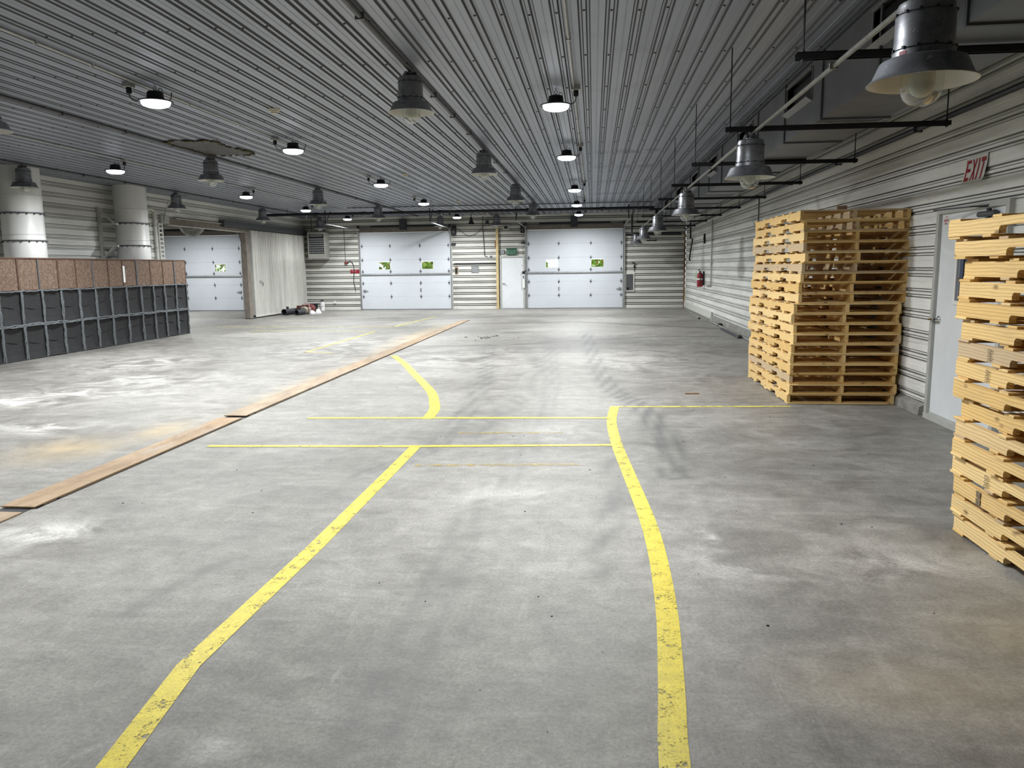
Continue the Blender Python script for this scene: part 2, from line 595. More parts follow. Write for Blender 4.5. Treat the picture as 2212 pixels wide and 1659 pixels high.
m, nt, out = mat('shrub_leaves')
a = noise(nt, coords(nt), 9, 4, .7)
oi = N(nt, 'ObjectInfo')
c = ramp(nt, a, .35, .65, (.10, .26, .03), (.52, .72, .14))
c = mixc(nt, ramp(nt, noise(nt, coords(nt), 5, 3), .58, .64), c, mixc(nt, oi.outputs['Random'], (.7, .16, .14), (.5, .6, .14)))
bsdf(nt, out, c, .7, spec=.2)
M['leaf'] = m
M['grass'] = plain('outdoor_grass', (.22, .36, .08), .9, 0, .3, 3)

# ------------------------------------------------------------------ corrugated sheets
PER = .2286
KN = [(0, 0), (.030, 0), (.0325, -.004), (.0375, -.004), (.040, 0), (.090, 0), (.102, -.021), (.118, -.021), (.130, 0), (.156, 0), (.168, -.021), (.184, -.021), (.196, 0), (.2286, 0)]
RIDGE = .143        # middle of the narrow flat that carries the screws


def rib_depth(v, phase):
    t = (v - phase) % PER
    for (a, da), (b, db) in zip(KN, KN[1:]):
        if a <= t <= b:
            return da + (db - da) * ((t - a) / (b - a) if b > a else 0)
    return 0.0


def ribbed(mb, O, U, V, Nn, u0, u1, v0, v1, phase=0.0, mi=0, groove_mi=1, full=False):
    """sheet with ribs along U; V across the ribs, Nn towards the room"""
    O, U, V, Nn = Vector(O), Vector(U), Vector(V), Vector(Nn)
    vs = [v0]
    k = math.floor((v0 - phase) / PER)
    while True:
        base = phase + k * PER
        if base > v1:
            break
        for (t, d) in KN[:-1]:
            if v0 + 1e-5 < base + t < v1 - 1e-5:
                vs.append(base + t)
        k += 1
    vs.append(v1)
    rows = []
    for v in vs:
        d = rib_depth(v, phase)
        n = len(mb.v)
        mb.v.append(tuple(O + U * u0 + V * v + Nn * d))
        mb.v.append(tuple(O + U * u1 + V * v + Nn * d))
        rows.append(n)
    flip = U.cross(V).dot(Nn) < 0
    for a, b in zip(rows, rows[1:]):
        q = (a, a + 1, b + 1, b)
        mb.f.append(q[::-1] if flip else q)
        steep = abs((Vector(mb.v[a]) - Vector(mb.v[b])).dot(Nn)) > .008      # rib flanks take the painted shade tone
        low = full and ((Vector(mb.v[a]) + Vector(mb.v[b])) / 2 - O).dot(Nn) < -.008  # full: the groove floor is painted in the shade tone too
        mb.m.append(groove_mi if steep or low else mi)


# ------------------------------------------------------------------ floor
def axis_vals(lo, hi, step_fn):
    out = [lo]
    while out[-1] < hi:
        out.append(min(hi, out[-1] + step_fn(out[-1])))
    return np.array(out)

gx = axis_vals(XB, XR + .1, lambda x: .06 if x > -8.5 else .25)
gy = axis_vals(YF, YB + .3, lambda y: .5 if y < 1.5 else (.03 if y < 6 else (.05 if y < 12 else .1)))
GX, GY = np.meshgrid(gx, gy)
rng = np.random.default_rng(3)
ST = np.zeros(GX.shape + (4,), dtype=np.float32)


def seg_dist(pts):
    best = np.full(GX.shape, 1e9)
    side = np.zeros(GX.shape)
    for (ax, ay), (bx, by) in zip(pts, pts[1:]):
        dx, dy = bx - ax, by - ay
        L2 = dx * dx + dy * dy
        t = np.clip(((GX - ax) * dx + (GY - ay) * dy) / L2, 0, 1)
        px, py = GX - ax - t * dx, GY - ay - t * dy
        d = np.hypot(px, py)
        sg = np.sign(px * dy - py * dx)
        m_ = d < best
        best[m_] = d[m_]
        side[m_] = (d * sg)[m_]
    return best, side


def stroke(ch, pts, w, amt, soft=.5, tread=0):
    d, s = seg_dist(pts)
    a = np.clip((w - d) / (w * soft), 0, 1) * amt
    if tread:
        a = a * (.55 + .45 * np.cos(s * 2 * math.pi / tread))
    ST[..., ch] = np.maximum(ST[..., ch], a)


def blot(ch, x, y, rx, ry, amt):
    d = ((GX - x) / rx) ** 2 + ((GY - y) / ry) ** 2
    ST[..., ch] = np.maximum(ST[..., ch], amt * np.exp(-d * 1.6))


def smooth_path(pts, n=8):
    out = []
    P = [pts[0]] + list(pts) + [pts[-1]]
    for i in range(1, len(P) - 2):
        p0, p1, p2, p3 = [np.array(P[k], float) for k in (i - 1, i, i + 1, i + 2)]
        for k in range(n):
            t = k / n
            out.append(tuple(.5 * (2 * p1 + (p2 - p0) * t + (2 * p0 - 5 * p1 + 4 * p2 - p3) * t * t + (3 * p1 - p0 - 3 * p2 + p3) * t ** 3)))
    out.append(tuple(pts[-1]))
    return out

TA = smooth_path([(-2.24, 16.51), (-1.62, 11.35), (-1.48, 9.02), (-1.46, 7.08), (-1.83, 5.9)], 5)
TB = smooth_path([(-.18, 19.38), (.04, 13.67), (.25, 10.5), (.57, 9.1), (.69, 7.18), (.64, 6.04)], 5)
TCC = smooth_path([(-1.53, 16.01), (-.89, 13.01), (-.83, 10.27), (-1.07, 8.6), (-1.02, 7.1)], 5)
stroke(0, TA, .20, .55, .5, .09)
stroke(0, TB, .21, .8, .5, .09)
stroke(0, TCC, .19, .42, .5, .08)
stroke(0, [(-.9, 16), (-.55, 10.5), (-.62, 7.2), (-.8, 4.5), (-.8, 2.5)], .22, .4, .7, .1)
stroke(0, [(.18, 6.5), (.13, 5.2), (.02, 4.0)], .13, .65, .8, .05)
stroke(0, [(-3.78, 16.14), (-1.83, 16.5), (1.51, 18.41), (2.83, 18.36)], .16, .62, .6)
stroke(0, [(-3.87, 22.78), (-.51, 23.52), (2.13, 21.52), (3.36, 20.66)], .3, .65, .7)
stroke(0, [(-3.6, 20.0), (-2.29, 19.89), (.69, 19.9)], .2, .3, .6)
stroke(0, [(-4, 26), (-1, 26.6), (2.4, 25.2)], .5, .4, .8)
stroke(0, [(-9, 24), (-5, 25), (-1, 28.6)], .4, .3, .8)
stroke(0, [(-2.27, 3.35), (-2.21, 3.66), (-2.11, 4.02)], .07, .5, 1)
stroke(0, [(-1.55, 6.6), (-1.95, 5.2), (-2.2, 4.2)], .16, .25, 1, .06)
for x, y, rx, ry, a in ((-2.07, 19.73, .5, .5, .6), (-.19, 19.79, .5, .6, .45), (2.6, 7.4, .8, .8, .2), (1.5, 6.4, .9, .6, .16), (3.3, 10, .3, 3, .35), (-10.6, 14, .3, 5, .3)):
    blot(0, x, y, rx, ry, a)
for x, y, rx, ry, a in ((-7.5, 9.2, .9, .5, 1), (-6.9, 9.9, 1.2, .5, .85), (-6.8, 11.2, 1.2, 1.0, .75), (-5.9, 7.6, .7, .35, .9), (-1.32, 2.36, .09, .1, .9),
                        (-1.72, 2.28, .06, .06, .8), (-3.44, 4.4, .4, .3, .85), (-2.9, 14.0, 2.0, 2.4, .4), (-5.5, 16, 2, 3, .45), (.8, 4.3, .35, .35, .5), (1.7, 4.3, .6, .35, .45),
                        (-.4, 7.6, .5, .5, .35), (-.6, 5.4, .5, .3, .3), (-8.2, 13, 1.2, 1.6, .6), (.7, 13.5, 1.2, 2.5, .35)):
    blot(1, x, y, rx, ry, a)
stroke(1, [(.69, 4.75), (.77, 4.48), (.89, 4.04)], .035, .8, 1)
stroke(1, [(1.17, 3.36), (1.21, 2.94)], .04, .4, 1)
for x, y, rx, ry, a in ((-4.95, 6.7, .5, .6, .75), (-4.5, 7.5, .3, .6, .6), (-4.35, 19, .35, 3.4, .65), (-4.3, 15.5, .25, 2.2, .4), (-4.25, 11, .2, 2.5, .4), (1.3, 2.95, .7, .35, .22), (1.9, 3.4, .5, .4, .2)):
    blot(2, x, y, rx, ry, a)
ST[..., 3] = 1
ny, nx = GX.shape
verts = np.stack([GX.ravel(), GY.ravel(), np.zeros(GX.size)], 1)
ii = np.arange(ny * nx).reshape(ny, nx)
faces = np.stack([ii[:-1, :-1].ravel(), ii[:-1, 1:].ravel(), ii[1:, 1:].ravel(), ii[1:, :-1].ravel()], 1)
me = bpy.data.meshes.new('floor')
me.vertices.add(len(verts))
me.vertices.foreach_set('co', verts.ravel())
me.loops.add(faces.size)
me.loops.foreach_set('vertex_index', faces.ravel())
me.polygons.add(len(faces))
me.polygons.foreach_set('loop_start', np.arange(0, faces.size, 4))
me.update(calc_edges=True)
at = me.attributes.new('stain', 'FLOAT_COLOR', 'POINT')
at.data.foreach_set('color', ST.reshape(-1))
me.materials.append(M['floor'])
floor = bpy.data.objects.new('floor', me)
COL.objects.link(floor)
tag(floor, 'stained grey concrete floor with tyre marks', 'floor', kind='structure')

# ------------------------------------------------------------------ ceiling
CPH = (-.085 - RIDGE) % PER
mb = MB()
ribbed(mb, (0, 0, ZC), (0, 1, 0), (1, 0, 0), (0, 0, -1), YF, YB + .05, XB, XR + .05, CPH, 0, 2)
k = math.ceil((-11.8 - CPH) / PER)
while CPH + k * PER + RIDGE < XR:
    x = CPH + k * PER + RIDGE
    for j in range(-3, 18):
        y = 8.2 + 1.372 * j + .03 * math.sin(k * 1.7)
        if y < 3.5:
            continue
        mb.lathe([(.012, ZC), (.012, ZC - .004), (.006, ZC - .009), (0, ZC - .009)], (x, y, 0), 6, 1)
    k += 1
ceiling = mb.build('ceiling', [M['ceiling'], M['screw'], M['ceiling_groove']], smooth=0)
tag(ceiling, 'grey ribbed steel sheet ceiling with screw rows', 'ceiling', kind='structure')

# torn lining around the second hanging lamp of the left row
mb = MB()
out_pts = [(-6.93, 12.35), (-6.72, 12.22), (-6.45, 12.34), (-6.2, 12.28), (-6.12, 12.5), (-6.2, 12.9), (-6.1, 13.3), (-6.05, 13.75), (-6.3, 13.95), (-6.55, 13.9), (-6.75, 13.95), (-6.95, 13.6), (-6.88, 13.1), (-6.97, 12.8)]
mb.prism(out_pts, 'xy', ZC - .012, ZC - .003)
patch = mb.build('torn_lining', M['patch'], ceiling, smooth=0)
mb = MB()
rr = random.Random(5)
P_ = out_pts + [out_pts[0]]
for (a, b), (c_, d_) in zip(P_, P_[1:]):
    L = math.hypot(c_ - a, d_ - b)
    for q in range(int(L / .05)):
        t = q * .05 / L
        x, y = a + (c_ - a) * t, b + (d_ - b) * t
        if rr.random() < .72:
            s = rr.uniform(.012, .04)
            mb.obox((x + rr.uniform(-.02, .02), y + rr.uniform(-.02, .02), ZC - .018), (s, s * .5, rr.uniform(-.01, .01)), (-s * .4, s * rr.uniform(.5, 1.2), 0), (0, 0, .008))
mb.build('rusty_edge', M['rustedge'], ceiling, smooth=0)

# ------------------------------------------------------------------ walls
WPH = .03
ZT = ZC + .03         # the sheets run up past the ceiling ribs
# right wall with the opening of the side door
DY0, DY1, DZ1 = 7.19, 8.62, 2.19
mb = MB()
O, U, V, Nn = (XR, 0, 0), (0, 1, 0), (0, 0, 1), (-1, 0, 0)
ribbed(mb, O, U, V, Nn, YF, DY0, 0, ZT, WPH)
ribbed(mb, O, U, V, Nn, DY1, YB, 0, ZT, WPH)
ribbed(mb, O, U, V, Nn, DY0, DY1, DZ1, ZT, WPH)
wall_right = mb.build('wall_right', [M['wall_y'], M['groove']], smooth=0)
tag(wall_right, 'dirty off-white ribbed metal wall on the right', 'wall', kind='structure')

# left wall: solid up to the wide opening, then a strip over the opening and behind the sliding door
mb = MB()
O, Nn = (XL, 0, 0), (1, 0, 0)
ribbed(mb, O, U, V, Nn, YF, 20.5, 0, ZT, WPH)
ribbed(mb, O, U, V, Nn, 20.5, YB, 3.06, ZT, WPH)
ribbed(mb, (XL - .02, 0, 0), U, V, Nn, 26.0, YB, 0, 3.06, WPH)
mb.box(XL - .10, XL - .03, 20.44, 20.52, 0, 3.06)
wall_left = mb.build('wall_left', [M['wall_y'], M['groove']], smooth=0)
tag(wall_left, 'ribbed metal wall on the left behind the round columns', 'wall', kind='structure')

# far side of the left bay, and the unseen front wall that closes the hall
mb = MB()
ribbed(mb, (XB, 0, 0), U, V, (1, 0, 0), 18, YB, 0, ZT, WPH)
ribbed(mb, (0, 18.0, 0), (1, 0, 0), V, (0, 1, 0), XB, XL - .1, 0, ZT, WPH)
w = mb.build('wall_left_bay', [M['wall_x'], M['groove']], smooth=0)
tag(w, 'ribbed metal wall enclosing the bay beyond the opening', 'wall', kind='structure')
mb = MB()
ribbed(mb, (0, YF, 0), (1, 0, 0), V, (0, 1, 0), XL, XR, 0, ZT, WPH)
w = mb.build('wall_front', [M['wall_x'], M['groove']], smooth=0)
tag(w, 'ribbed metal wall behind the viewer', 'wall', kind='structure')

# back wall with three garage openings and a door opening
GD = [(-18.28, -14.62), (-9.50, -5.77), (-2.65, 1.17)]
GZ = 3.13
mb = MB()
O, U2, Nb = (0, YB, 0), (1, 0, 0), (0, -1, 0)
for x0, x1, z0, z1 in ((XB, -18.28, 0, ZT), (-18.28, -14.62, GZ, ZT), (-14.62, -9.50, 0, ZT), (-9.50, -5.77, GZ, ZT), (-5.77, -3.74, 0, ZT), (-3.74, -2.72, 2.10, ZT), (-2.72, -2.65, 0, ZT), (-2.65, 1.17, GZ, ZT), (1.17, XR, 0, ZT)):
    ribbed(mb, O, U2, V, Nb, x0, x1, z0, z1, WPH, full=True)
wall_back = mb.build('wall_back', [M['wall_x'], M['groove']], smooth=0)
tag(wall_back, 'dirty off-white ribbed metal wall at the far end', 'wall', kind='structure')

# low curb at the foot of the right wall
mb = MB()
mb.prism([(XR - .005, 0), (XR - .07, 0), (XR - .06, .09), (XR - .005, .12)], 'xz', 8.7, 24.05)
o = mb.build('baseboard_right', M['curb'], smooth=0)
tag(o, 'rough concrete curb along the foot of the right wall', 'curb', kind='structure')
mb = MB()
mb.box(XR - .03, XR - .002, 24.05, YB - .02, .03, .24)
o = mb.build('trim_1', M['signwhite'], smooth=0)
tag(o, 'white metal flashing strip at the far foot of the right wall', 'trim', kind='structure')
mb = MB()
mb.box(XR - .05, XR - .005, YB - .05, YB - .005, 0, 2.9)
o = mb.build('trim_2', M['rust'], smooth=0)
tag(o, 'rusty corner angle where the right and back walls meet', 'trim', kind='structure')

# ------------------------------------------------------------------ garage doors
SEC = [0.0, .53, 1.075, 1.55, 2.02, 2.58, 3.125]
PANE_Z = (1.64, 1.93)


def garage_door(n, x0, x1, wins, label, latch, left_cut=None):
    d = thing('door_%d' % n, label, 'garage door', ((x0 + x1) / 2, YB, 0), kind='structure')
    Yf, Yk = YB - .055, YB - .01
    W = x1 - x0
    for i, (z0, z1) in enumerate(zip(SEC, SEC[1:])):
        mb = MB()
        if i == 3 and wins:
            xs = sorted(wins)
            cuts = [x0] + [c for w_ in xs for c in w_] + [x1]
            for a, b in zip(cuts[0::2], cuts[1::2]):
                mb.box(a, b, Yf, Yk, z0, z1)
            for a, b in xs:
                mb.box(a, b, Yf, Yk, z0, PANE_Z[0])
                mb.box(a, b, Yf, Yk, PANE_Z[1], z1)
        else:
            mb.cbox(x0, x1, Yf, Yk, z0, z1, .007)
        mb.build('door_panel', M['door'], d, smooth=0)
    for a, b in wins:
        mb = MB()
        for q in ((a - .025, a, PANE_Z[0] - .025, PANE_Z[1] + .025), (b, b + .025, PANE_Z[0] - .025, PANE_Z[1] + .025), (a, b, PANE_Z[0] - .025, PANE_Z[0]), (a, b, PANE_Z[1], PANE_Z[1] + .025)):
            mb.box(q[0], q[1], Yf - .008, Yf + .002, q[2], q[3])
        fr = mb.build('window_frame', M['white'], d, smooth=0)
        mb = MB()
        mb.box(a, b, Yf + .02, Yf + .026, PANE_Z[0], PANE_Z[1])
        mb.build('window_pane', M['glass'], fr, smooth=0)
    # hinges on every joint
    hx = [x0 + .07, x0 + W / 3, x0 + 2 * W / 3, x1 - .07]
    for z in SEC[1:-1]:
        for x in hx:
            mb = MB()
            mb.prism([(x - .022, z - .02), (x, z - .10), (x + .022, z - .02), (x + .052, z), (x + .022, z + .02), (x, z + .10), (x - .022, z + .02), (x - .052, z)], 'xz', Yf - .012, Yf - .001)
            mb.tube([(x - .045, Yf - .016, z), (x + .045, Yf - .016, z)], .011, 6)
            mb.build('hinge', M['hinge'], d, smooth=0)
    # reinforcing strut
    mb = MB()
    mb.prism([(Yf, 1.395), (Yf - .045, 1.405), (Yf - .05, 1.43), (Yf - .045, 1.465), (Yf, 1.475)], 'yz', x0 + .01, x1 - .01)
    mb.build('strut', M['galv'], d, smooth=0)
    # bottom seal
    mb = MB()
    mb.box(x0, x1, Yf - .004, Yk, 0, .018)
    mb.build('bottom_seal', M['black'], d, smooth=0)
    # vertical tracks, their bend and the run into the hall
    for x, s in ((x0 - .035, -1), (x1 + .035, 1)):
        mb = MB()
        pts = [(x, Yf - .05, .02), (x, Yf - .05, 1.5), (x, Yf - .06, 2.85)]
        for a in range(1, 7):
            t = a / 6 * math.pi / 2
            pts.append((x, Yf - .06 - .36 * (1 - math.cos(t)), 2.85 + .38 * math.sin(t)))
        pts.append((x, 27.3, 3.27))
        for (ax, ay, az), (bx, by, bz) in zip(pts, pts[1:]):
            dirv = Vector((bx - ax, by - ay, bz - az))
            h = dirv.length / 2
            dirv.normalize()
            nn = Vector((1, 0, 0)).cross(dirv).normalized()
            cc = (Vector((ax, ay, az)) + Vector((bx, by, bz))) / 2
            mb.obox(cc, Vector((.018, 0, 0)), dirv * h, nn * .003)
            mb.obox(cc + Vector((.018 * s, 0, 0)), Vector((.003, 0, 0)), dirv * h, nn * .018)
        mb.build('track', M['galv'], d, smooth=0)
        mb = MB()
        mb.box(x - .055, x + .02 if s > 0 else x + .055, Yf + .005, YB - .003, 0, 3.3) if False else mb.box(x - .045, x + .045, YB - .028, YB - .002, 0, 3.13)
        mb.build('jamb', M['frame'], d, smooth=0)
        mb = MB()
        mb.box(x - .015, x + .015, 27.28, 27.31, 3.27, ZC)
        mb.obox((x + s * .0, 27.6, 3.52), (.012, 0, 0), (0, .31, .24), (0, -.01, .012))
        mb.build('track_hanger', M['dark'], d, smooth=0)
    # counterbalance shaft, springs and drums over the opening
    mb = MB()
    mb.tube([(x0 - .1, Yf - .12, 3.35), (x1 + .1, Yf - .12, 3.35)], .014, 8)
    mb.build('shaft', M['dark'], d)
    xm = (x0 + x1) / 2
    for a, b in ((x0 + .5, xm - .12), (xm + .12, x1 - .5)):
        mb = MB()
        mb.tube([(a, Yf - .12, 3.35), (b, Yf - .12, 3.35)], .042, 10)
        mb.build('spring', M['black'], d)
    mb = MB()
    mb.box(xm - .16, xm + .10, Yf - .16, Yf + .045, 3.22, 3.62)
    mb.build('spring_bracket', M['dark'], d, smooth=0)
    for x in (x0 - .02, x1 + .02):
        mb = MB()
        mb.lathe([(.02, x - .03), (.075, x - .03), (.06, x), (.075, x + .03), (.02, x + .03)], (0, Yf - .12, 3.35), 14, axis='x')
        mb.build('cable_drum', M['dark'], d)
    mb = MB()
    mb.box(x0 - .02, x1 + .02, YB - .03, YB - .003, GZ, 3.30)
    mb.build('header_board', M['beam'], d, smooth=0)
    # latch and lift handle
    mb = MB()
    lx = x0 + .12 if latch < 0 else x1 - .12
    mb.box(lx - .05, lx + .05, Yf - .03, Yf - .001, .72, .82)
    mb.box(lx - .05 - (.1 if latch > 0 else 0), lx + .05 + (.1 if latch < 0 else 0), Yf - .045, Yf - .03, .76, .785)
    mb.build('latch', M['galv'], d, smooth=0)
    hxp = x0 + W * (2 / 3 if latch < 0 else 1 / 3)
    mb = MB()
    mb.tube([(hxp, Yf - .002, .86), (hxp, Yf - .03, .84), (hxp, Yf - .03, .74), (hxp, Yf - .002, .72)], .012, 6)
    mb.build('lift_handle', M['dark'], d)
    return d

garage_door(1, GD[0][0], GD[0][1], [(-15.78, -15.31)], 'pale overhead garage door inside the left bay beyond the sliding door', 1)
garage_door(2, GD[1][0], GD[1][1], [(-8.75, -8.27), (-6.95, -6.48)], 'pale overhead garage door nearer the unit heater', -1)
garage_door(3, GD[2][0], GD[2][1], [(-1.89, -1.42), (-.08, .40)], 'pale overhead garage door right of the small exit door', 1)

# ------------------------------------------------------------------ exit door in the back wall
d = thing('door_4', 'narrow white steel door under the green exit sign', 'door', (-3.26, YB, 0), kind='structure')
mb = MB()
mb.cbox(-3.69, -2.80, YB - .05, YB - .005, .02, 2.05, .004)
leaf = mb.build('door_leaf', M['mandoor'], d, smooth=0)
mb = MB()
for q in ((-3.76, -3.69, 0, 2.12), (-2.80, -2.72, 0, 2.12), (-3.69, -2.80, 2.05, 2.12)):
    mb.box(q[0], q[1], YB - .075, YB - .002, q[2], q[3])
mb.build('door_frame', M['frame'], d, smooth=0)
mb = MB()
mb.lathe([(.0, YB - .075), (.032, YB - .07), (.034, YB - .05)], (-3.62, 0, 1.02), 14, axis='y')
mb.tube([(-3.62, YB - .07, 1.02), (-3.62, YB - .10, 1.02), (-3.51, YB - .10, 1.0)], .012, 8)
mb.build('door_handle', M['chrome'], leaf)
mb = MB()
mb.box(-3.72, -2.78, YB - .09, YB - .005, 0, .02)
mb.build('threshold', M['galv'], d, smooth=0)
mb = MB()
mb.lathe([(.0, YB - .062), (.014, YB - .06), (.016, YB - .05)], (-2.86, 0, 1.72), 10, axis='y')
mb.build('peephole', M['dark'], leaf)

# ------------------------------------------------------------------ side door in the right wall
d = thing('door_5', 'white side door with a small window in the right wall', 'door', (XR, 7.9, 0), kind='structure')
mb = MB()
wy0, wy1, wz0, wz1 = 7.60, 8.14, 1.27, 1.84
xd0, xd1 = XR - .012, XR + .035
for q in ((7.25, wy0, .07, 2.14), (wy1, 8.56, .07, 2.14), (wy0, wy1, .07, wz0), (wy0, wy1, wz1, 2.14)):
    mb.box(xd0, xd1, q[0], q[1], q[2], q[3])
leaf = mb.build('door_leaf', M['mandoor'], d, smooth=0)
mb = MB()
for q in ((7.19, 7.25, 0, 2.19), (8.56, 8.62, 0, 2.19), (7.25, 8.56, 2.14, 2.19)):
    mb.box(XR - .045, XR + .06, q[0], q[1], q[2], q[3])
mb.build('door_frame', M['frame'], d, smooth=0)
mb = MB()
mb.box(XR - .06, XR + .06, 7.22, 8.6, 0, .055)
mb.box(XR - .02, XR + .04, 7.25, 8.56, .055, .068)
mb.build('threshold', M['frame'], d, smooth=0)
mb = MB()
t = .04
for q in ((wy0 - t, wy0, wz0 - t, wz1 + t), (wy1, wy1 + t, wz0 - t, wz1 + t), (wy0, wy1, wz0 - t, wz0), (wy0, wy1, wz1, wz1 + t)):
    mb.box(xd0 - .012, xd0 + .003, q[0], q[1], q[2], q[3])
fr = mb.build('window_frame', M['white'], d, smooth=0)
mb = MB()
mb.box(XR + .012, XR + .018, wy0, wy1, wz0, wz1)
mb.build('window_pane', M['bluegrey'], fr, smooth=0)
mb = MB()
mb.box(XR + .004, XR + .012, 8.045, 8.065, wz0, wz1)
mb.box(XR + .004, XR + .012, wy0, wy1, 1.47, 1.49)
mb.build('window_bars', M['black'], fr, smooth=0)
mb = MB()
mb.lathe([(.037, xd0), (.036, xd0 - .012), (.02, xd0 - .02), (.014, xd0 - .05)], (0, 8.47, 1.06), 16, axis='x')
mb.tube([(xd0 - .05, 8.47, 1.06), (xd0 - .06, 8.50, 1.06), (xd0 - .06, 8.585, 1.055)], [.012, .014, .010], 8)
mb.build('door_handle', M['chrome'], leaf)
mb = MB()
mb.box(xd0 - .001, xd0, 8.40, 8.52, 2.025, 2.12)
stk = mb.build('sticker', M['signwhite'], leaf, smooth=0)
mb = MB()
mb.box(xd0 - .002, xd0 - .001, 8.45, 8.475, 2.096, 2.113)
mb.box(xd0 - .002, xd0 - .001, 8.445, 8.49, 2.032, 2.05)
mb.box(xd0 - .002, xd0 - .001, 8.41, 8.515, 2.060, 2.082)
mb.build('sticker_print', M['pink'], stk, smooth=0)
cl = thing('door_closer', 'grey hydraulic arm closer at the top of the side door', 'door closer', (XR, 7.5, 2.1))
mb = MB()
mb.cbox(xd0 - .07, xd0 - .005, 7.40, 7.70, 2.055, 2.105, .014)
mb.build('closer_body', M['darkgrey'], cl, smooth=0)
mb = MB()
mb.lathe([(.022, 2.03), (.022, 2.125), (.0, 2.13)], (xd0 - .04, 7.52, 0), 12)
mb.build('spindle', M['dark'], cl)
mb = MB()
mb.obox((XR - .14, 7.54, 2.145), (.085, .02, 0), (-.002, .011, 0), (0, 0, .005))
mb.obox((XR - .14, 7.88, 2.158), (-.10, .33, 0), (.012, .003, 0), (0, 0, .006))
mb.build('closer_arm', M['dark'], cl, smooth=0)


# ------------------------------------------------------------------ lettering from simple strokes
def letters(mb, word, plane, a0, b0, w, h, gap, d0, d1, th=.28, mirror=1, mi=0):
    """block capitals E X I T made of bars; a runs along the line, b upward"""
    a = a0
    for chx in word:
        t = th * w
        cw = w if chx != 'I' else t * 1.05
        if chx == 'E':
            polys = [[(0, 0), (t, 0), (t, h), (0, h)]] + [[(t, z), (cw, z), (cw, z + h * .17), (t, z + h * .17)] for z in (0, h * .415, h * .83)]
        elif chx == 'X':
            polys = [[(0, 0), (t, 0), (cw, h), (cw - t, h)], [(cw - t, 0), (cw, 0), (t, h), (0, h)]]
        elif chx == 'I':
            polys = [[(0, 0), (cw, 0), (cw, h), (0, h)]]
        else:
            polys = [[((cw - t) / 2, 0), ((cw + t) / 2, 0), ((cw + t) / 2, h * .83), ((cw - t) / 2, h * .83)], [(0, h * .8), (cw, h * .8), (cw, h), (0, h)]]
        for p in polys:
            mb.prism([(a + mirror * x, b0 + y) for x, y in p], plane, d0, d1, mi)
        a += mirror * (cw + gap)
    return a

# red EXIT sign over the side door (bends away from the ribs at the foot)
sg = thing('exit_sign', 'white sign with red EXIT letters above the side door', 'sign', (XR, 7.9, 2.39))
mb = MB()
Y0, Y1, Z0, Z1 = 7.70, 8.12, 2.385, 2.64
xs_ = [(XR - .012, Z1), (XR - .016, Z1 - .09), (XR - .035, Z0 + .06), (XR - .052, Z0)]
for (xa, za), (xb, zb) in zip(xs_, xs_[1:]):
    mb.poly([(xa, Y1, za), (xb, Y1, zb), (xb, Y0, zb), (xa, Y0, za)])
    mb.poly([(xa + .002, Y1, za), (xa + .002, Y0, za), (xb + .002, Y0, zb), (xb + .002, Y1, zb)])
brd = mb.build('sign_board', M['signwhite'], sg, smooth=60)
def sign_x(z):
    for (xa, za), (xb, zb) in zip(xs_, xs_[1:]):
        if zb <= z <= za:
            return xa + (xb - xa) * (za - z) / (za - zb)
    return xs_[-1][0]
lw_, lgap, la = .092, .022, Y1 - .03
for chx in 'EXIT':
    mb = MB()
    wid = letters(mb, chx, 'yz', la, Z0 + .03, lw_, .195, lgap, -.0005, .0005, .3, -1)
    mb2 = MB()          # slice the faces so that the letters follow the bend of the board
    for f_ in mb.f:
        if not all(abs(mb.v[i][0] + .0005) < 1e-6 for i in f_):
            continue
        P2 = [(mb.v[i][1], mb.v[i][2]) for i in f_]
        z_lo, z_hi = min(p[1] for p in P2), max(p[1] for p in P2)
        n_s = max(1, int((z_hi - z_lo) / .02))
        bot = sorted([p for p in P2 if abs(p[1] - z_lo) < 1e-6])
        top = sorted([p for p in P2 if abs(p[1] - z_hi) < 1e-6])
        at_ = lambda k, t: bot[k][0] + (top[k][0] - bot[k][0]) * t
        for s_ in range(n_s):
            ta, tb = s_ / n_s, (s_ + 1) / n_s
            za, zb = z_lo + (z_hi - z_lo) * ta, z_lo + (z_hi - z_lo) * tb
            mb2.poly([(sign_x(za) - .0015, at_(-1, ta), za), (sign_x(za) - .0015, at_(0, ta), za), (sign_x(zb) - .0015, at_(0, tb), zb), (sign_x(zb) - .0015, at_(-1, tb), zb)])
    mb2.build('letter', M['red'], brd, smooth=0)
    la = wid

# green EXIT sign over the back door
sg = thing('exit_sign', 'dull green EXIT sign box above the narrow back door', 'sign', (-3.27, YB, 2.14))
mb = MB()
mb.cbox(-3.47, -3.06, YB - .09, YB - .004, 2.15, 2.41, .012)
box_ = mb.build('sign_box', M['exitgreen'], sg, smooth=0)
la = -3.435
for chx in 'EXIT':
    mb = MB()
    la = letters(mb, chx, 'xz', la, 2.185, .085, .15, .024, YB - .0925, YB - .0905, .22)
    mb.build('letter', M['exitletter'], box_, smooth=0)

# red sign left of the middle garage door
sg = thing('warning_sign', 'small dark red sign beside the left jamb of the middle garage door', 'sign', (-9.77, YB, 1.49))
mb = MB()
mb.box(-9.965, -9.585, YB - .02, YB - .004, 1.495, 1.65)
b_ = mb.build('sign_board', M['redsign'], sg, smooth=0)
mb = MB()
for i, (a, w_) in enumerate(((-9.91, .035), (-9.87, .03), (-9.835, .035), (-9.79, .03), (-9.755, .025), (-9.725, .035))):
    mb.box(a, a + w_ * .8, YB - .022, YB - .0205, 1.575, 1.63)
for i, a in enumerate((-9.88, -9.85, -9.82, -9.78, -9.75)):
    mb.box(a, a + .02, YB - .022, YB - .0205, 1.535, 1.56)
mb.build('sign_lettering', M['pink'], b_, smooth=0)

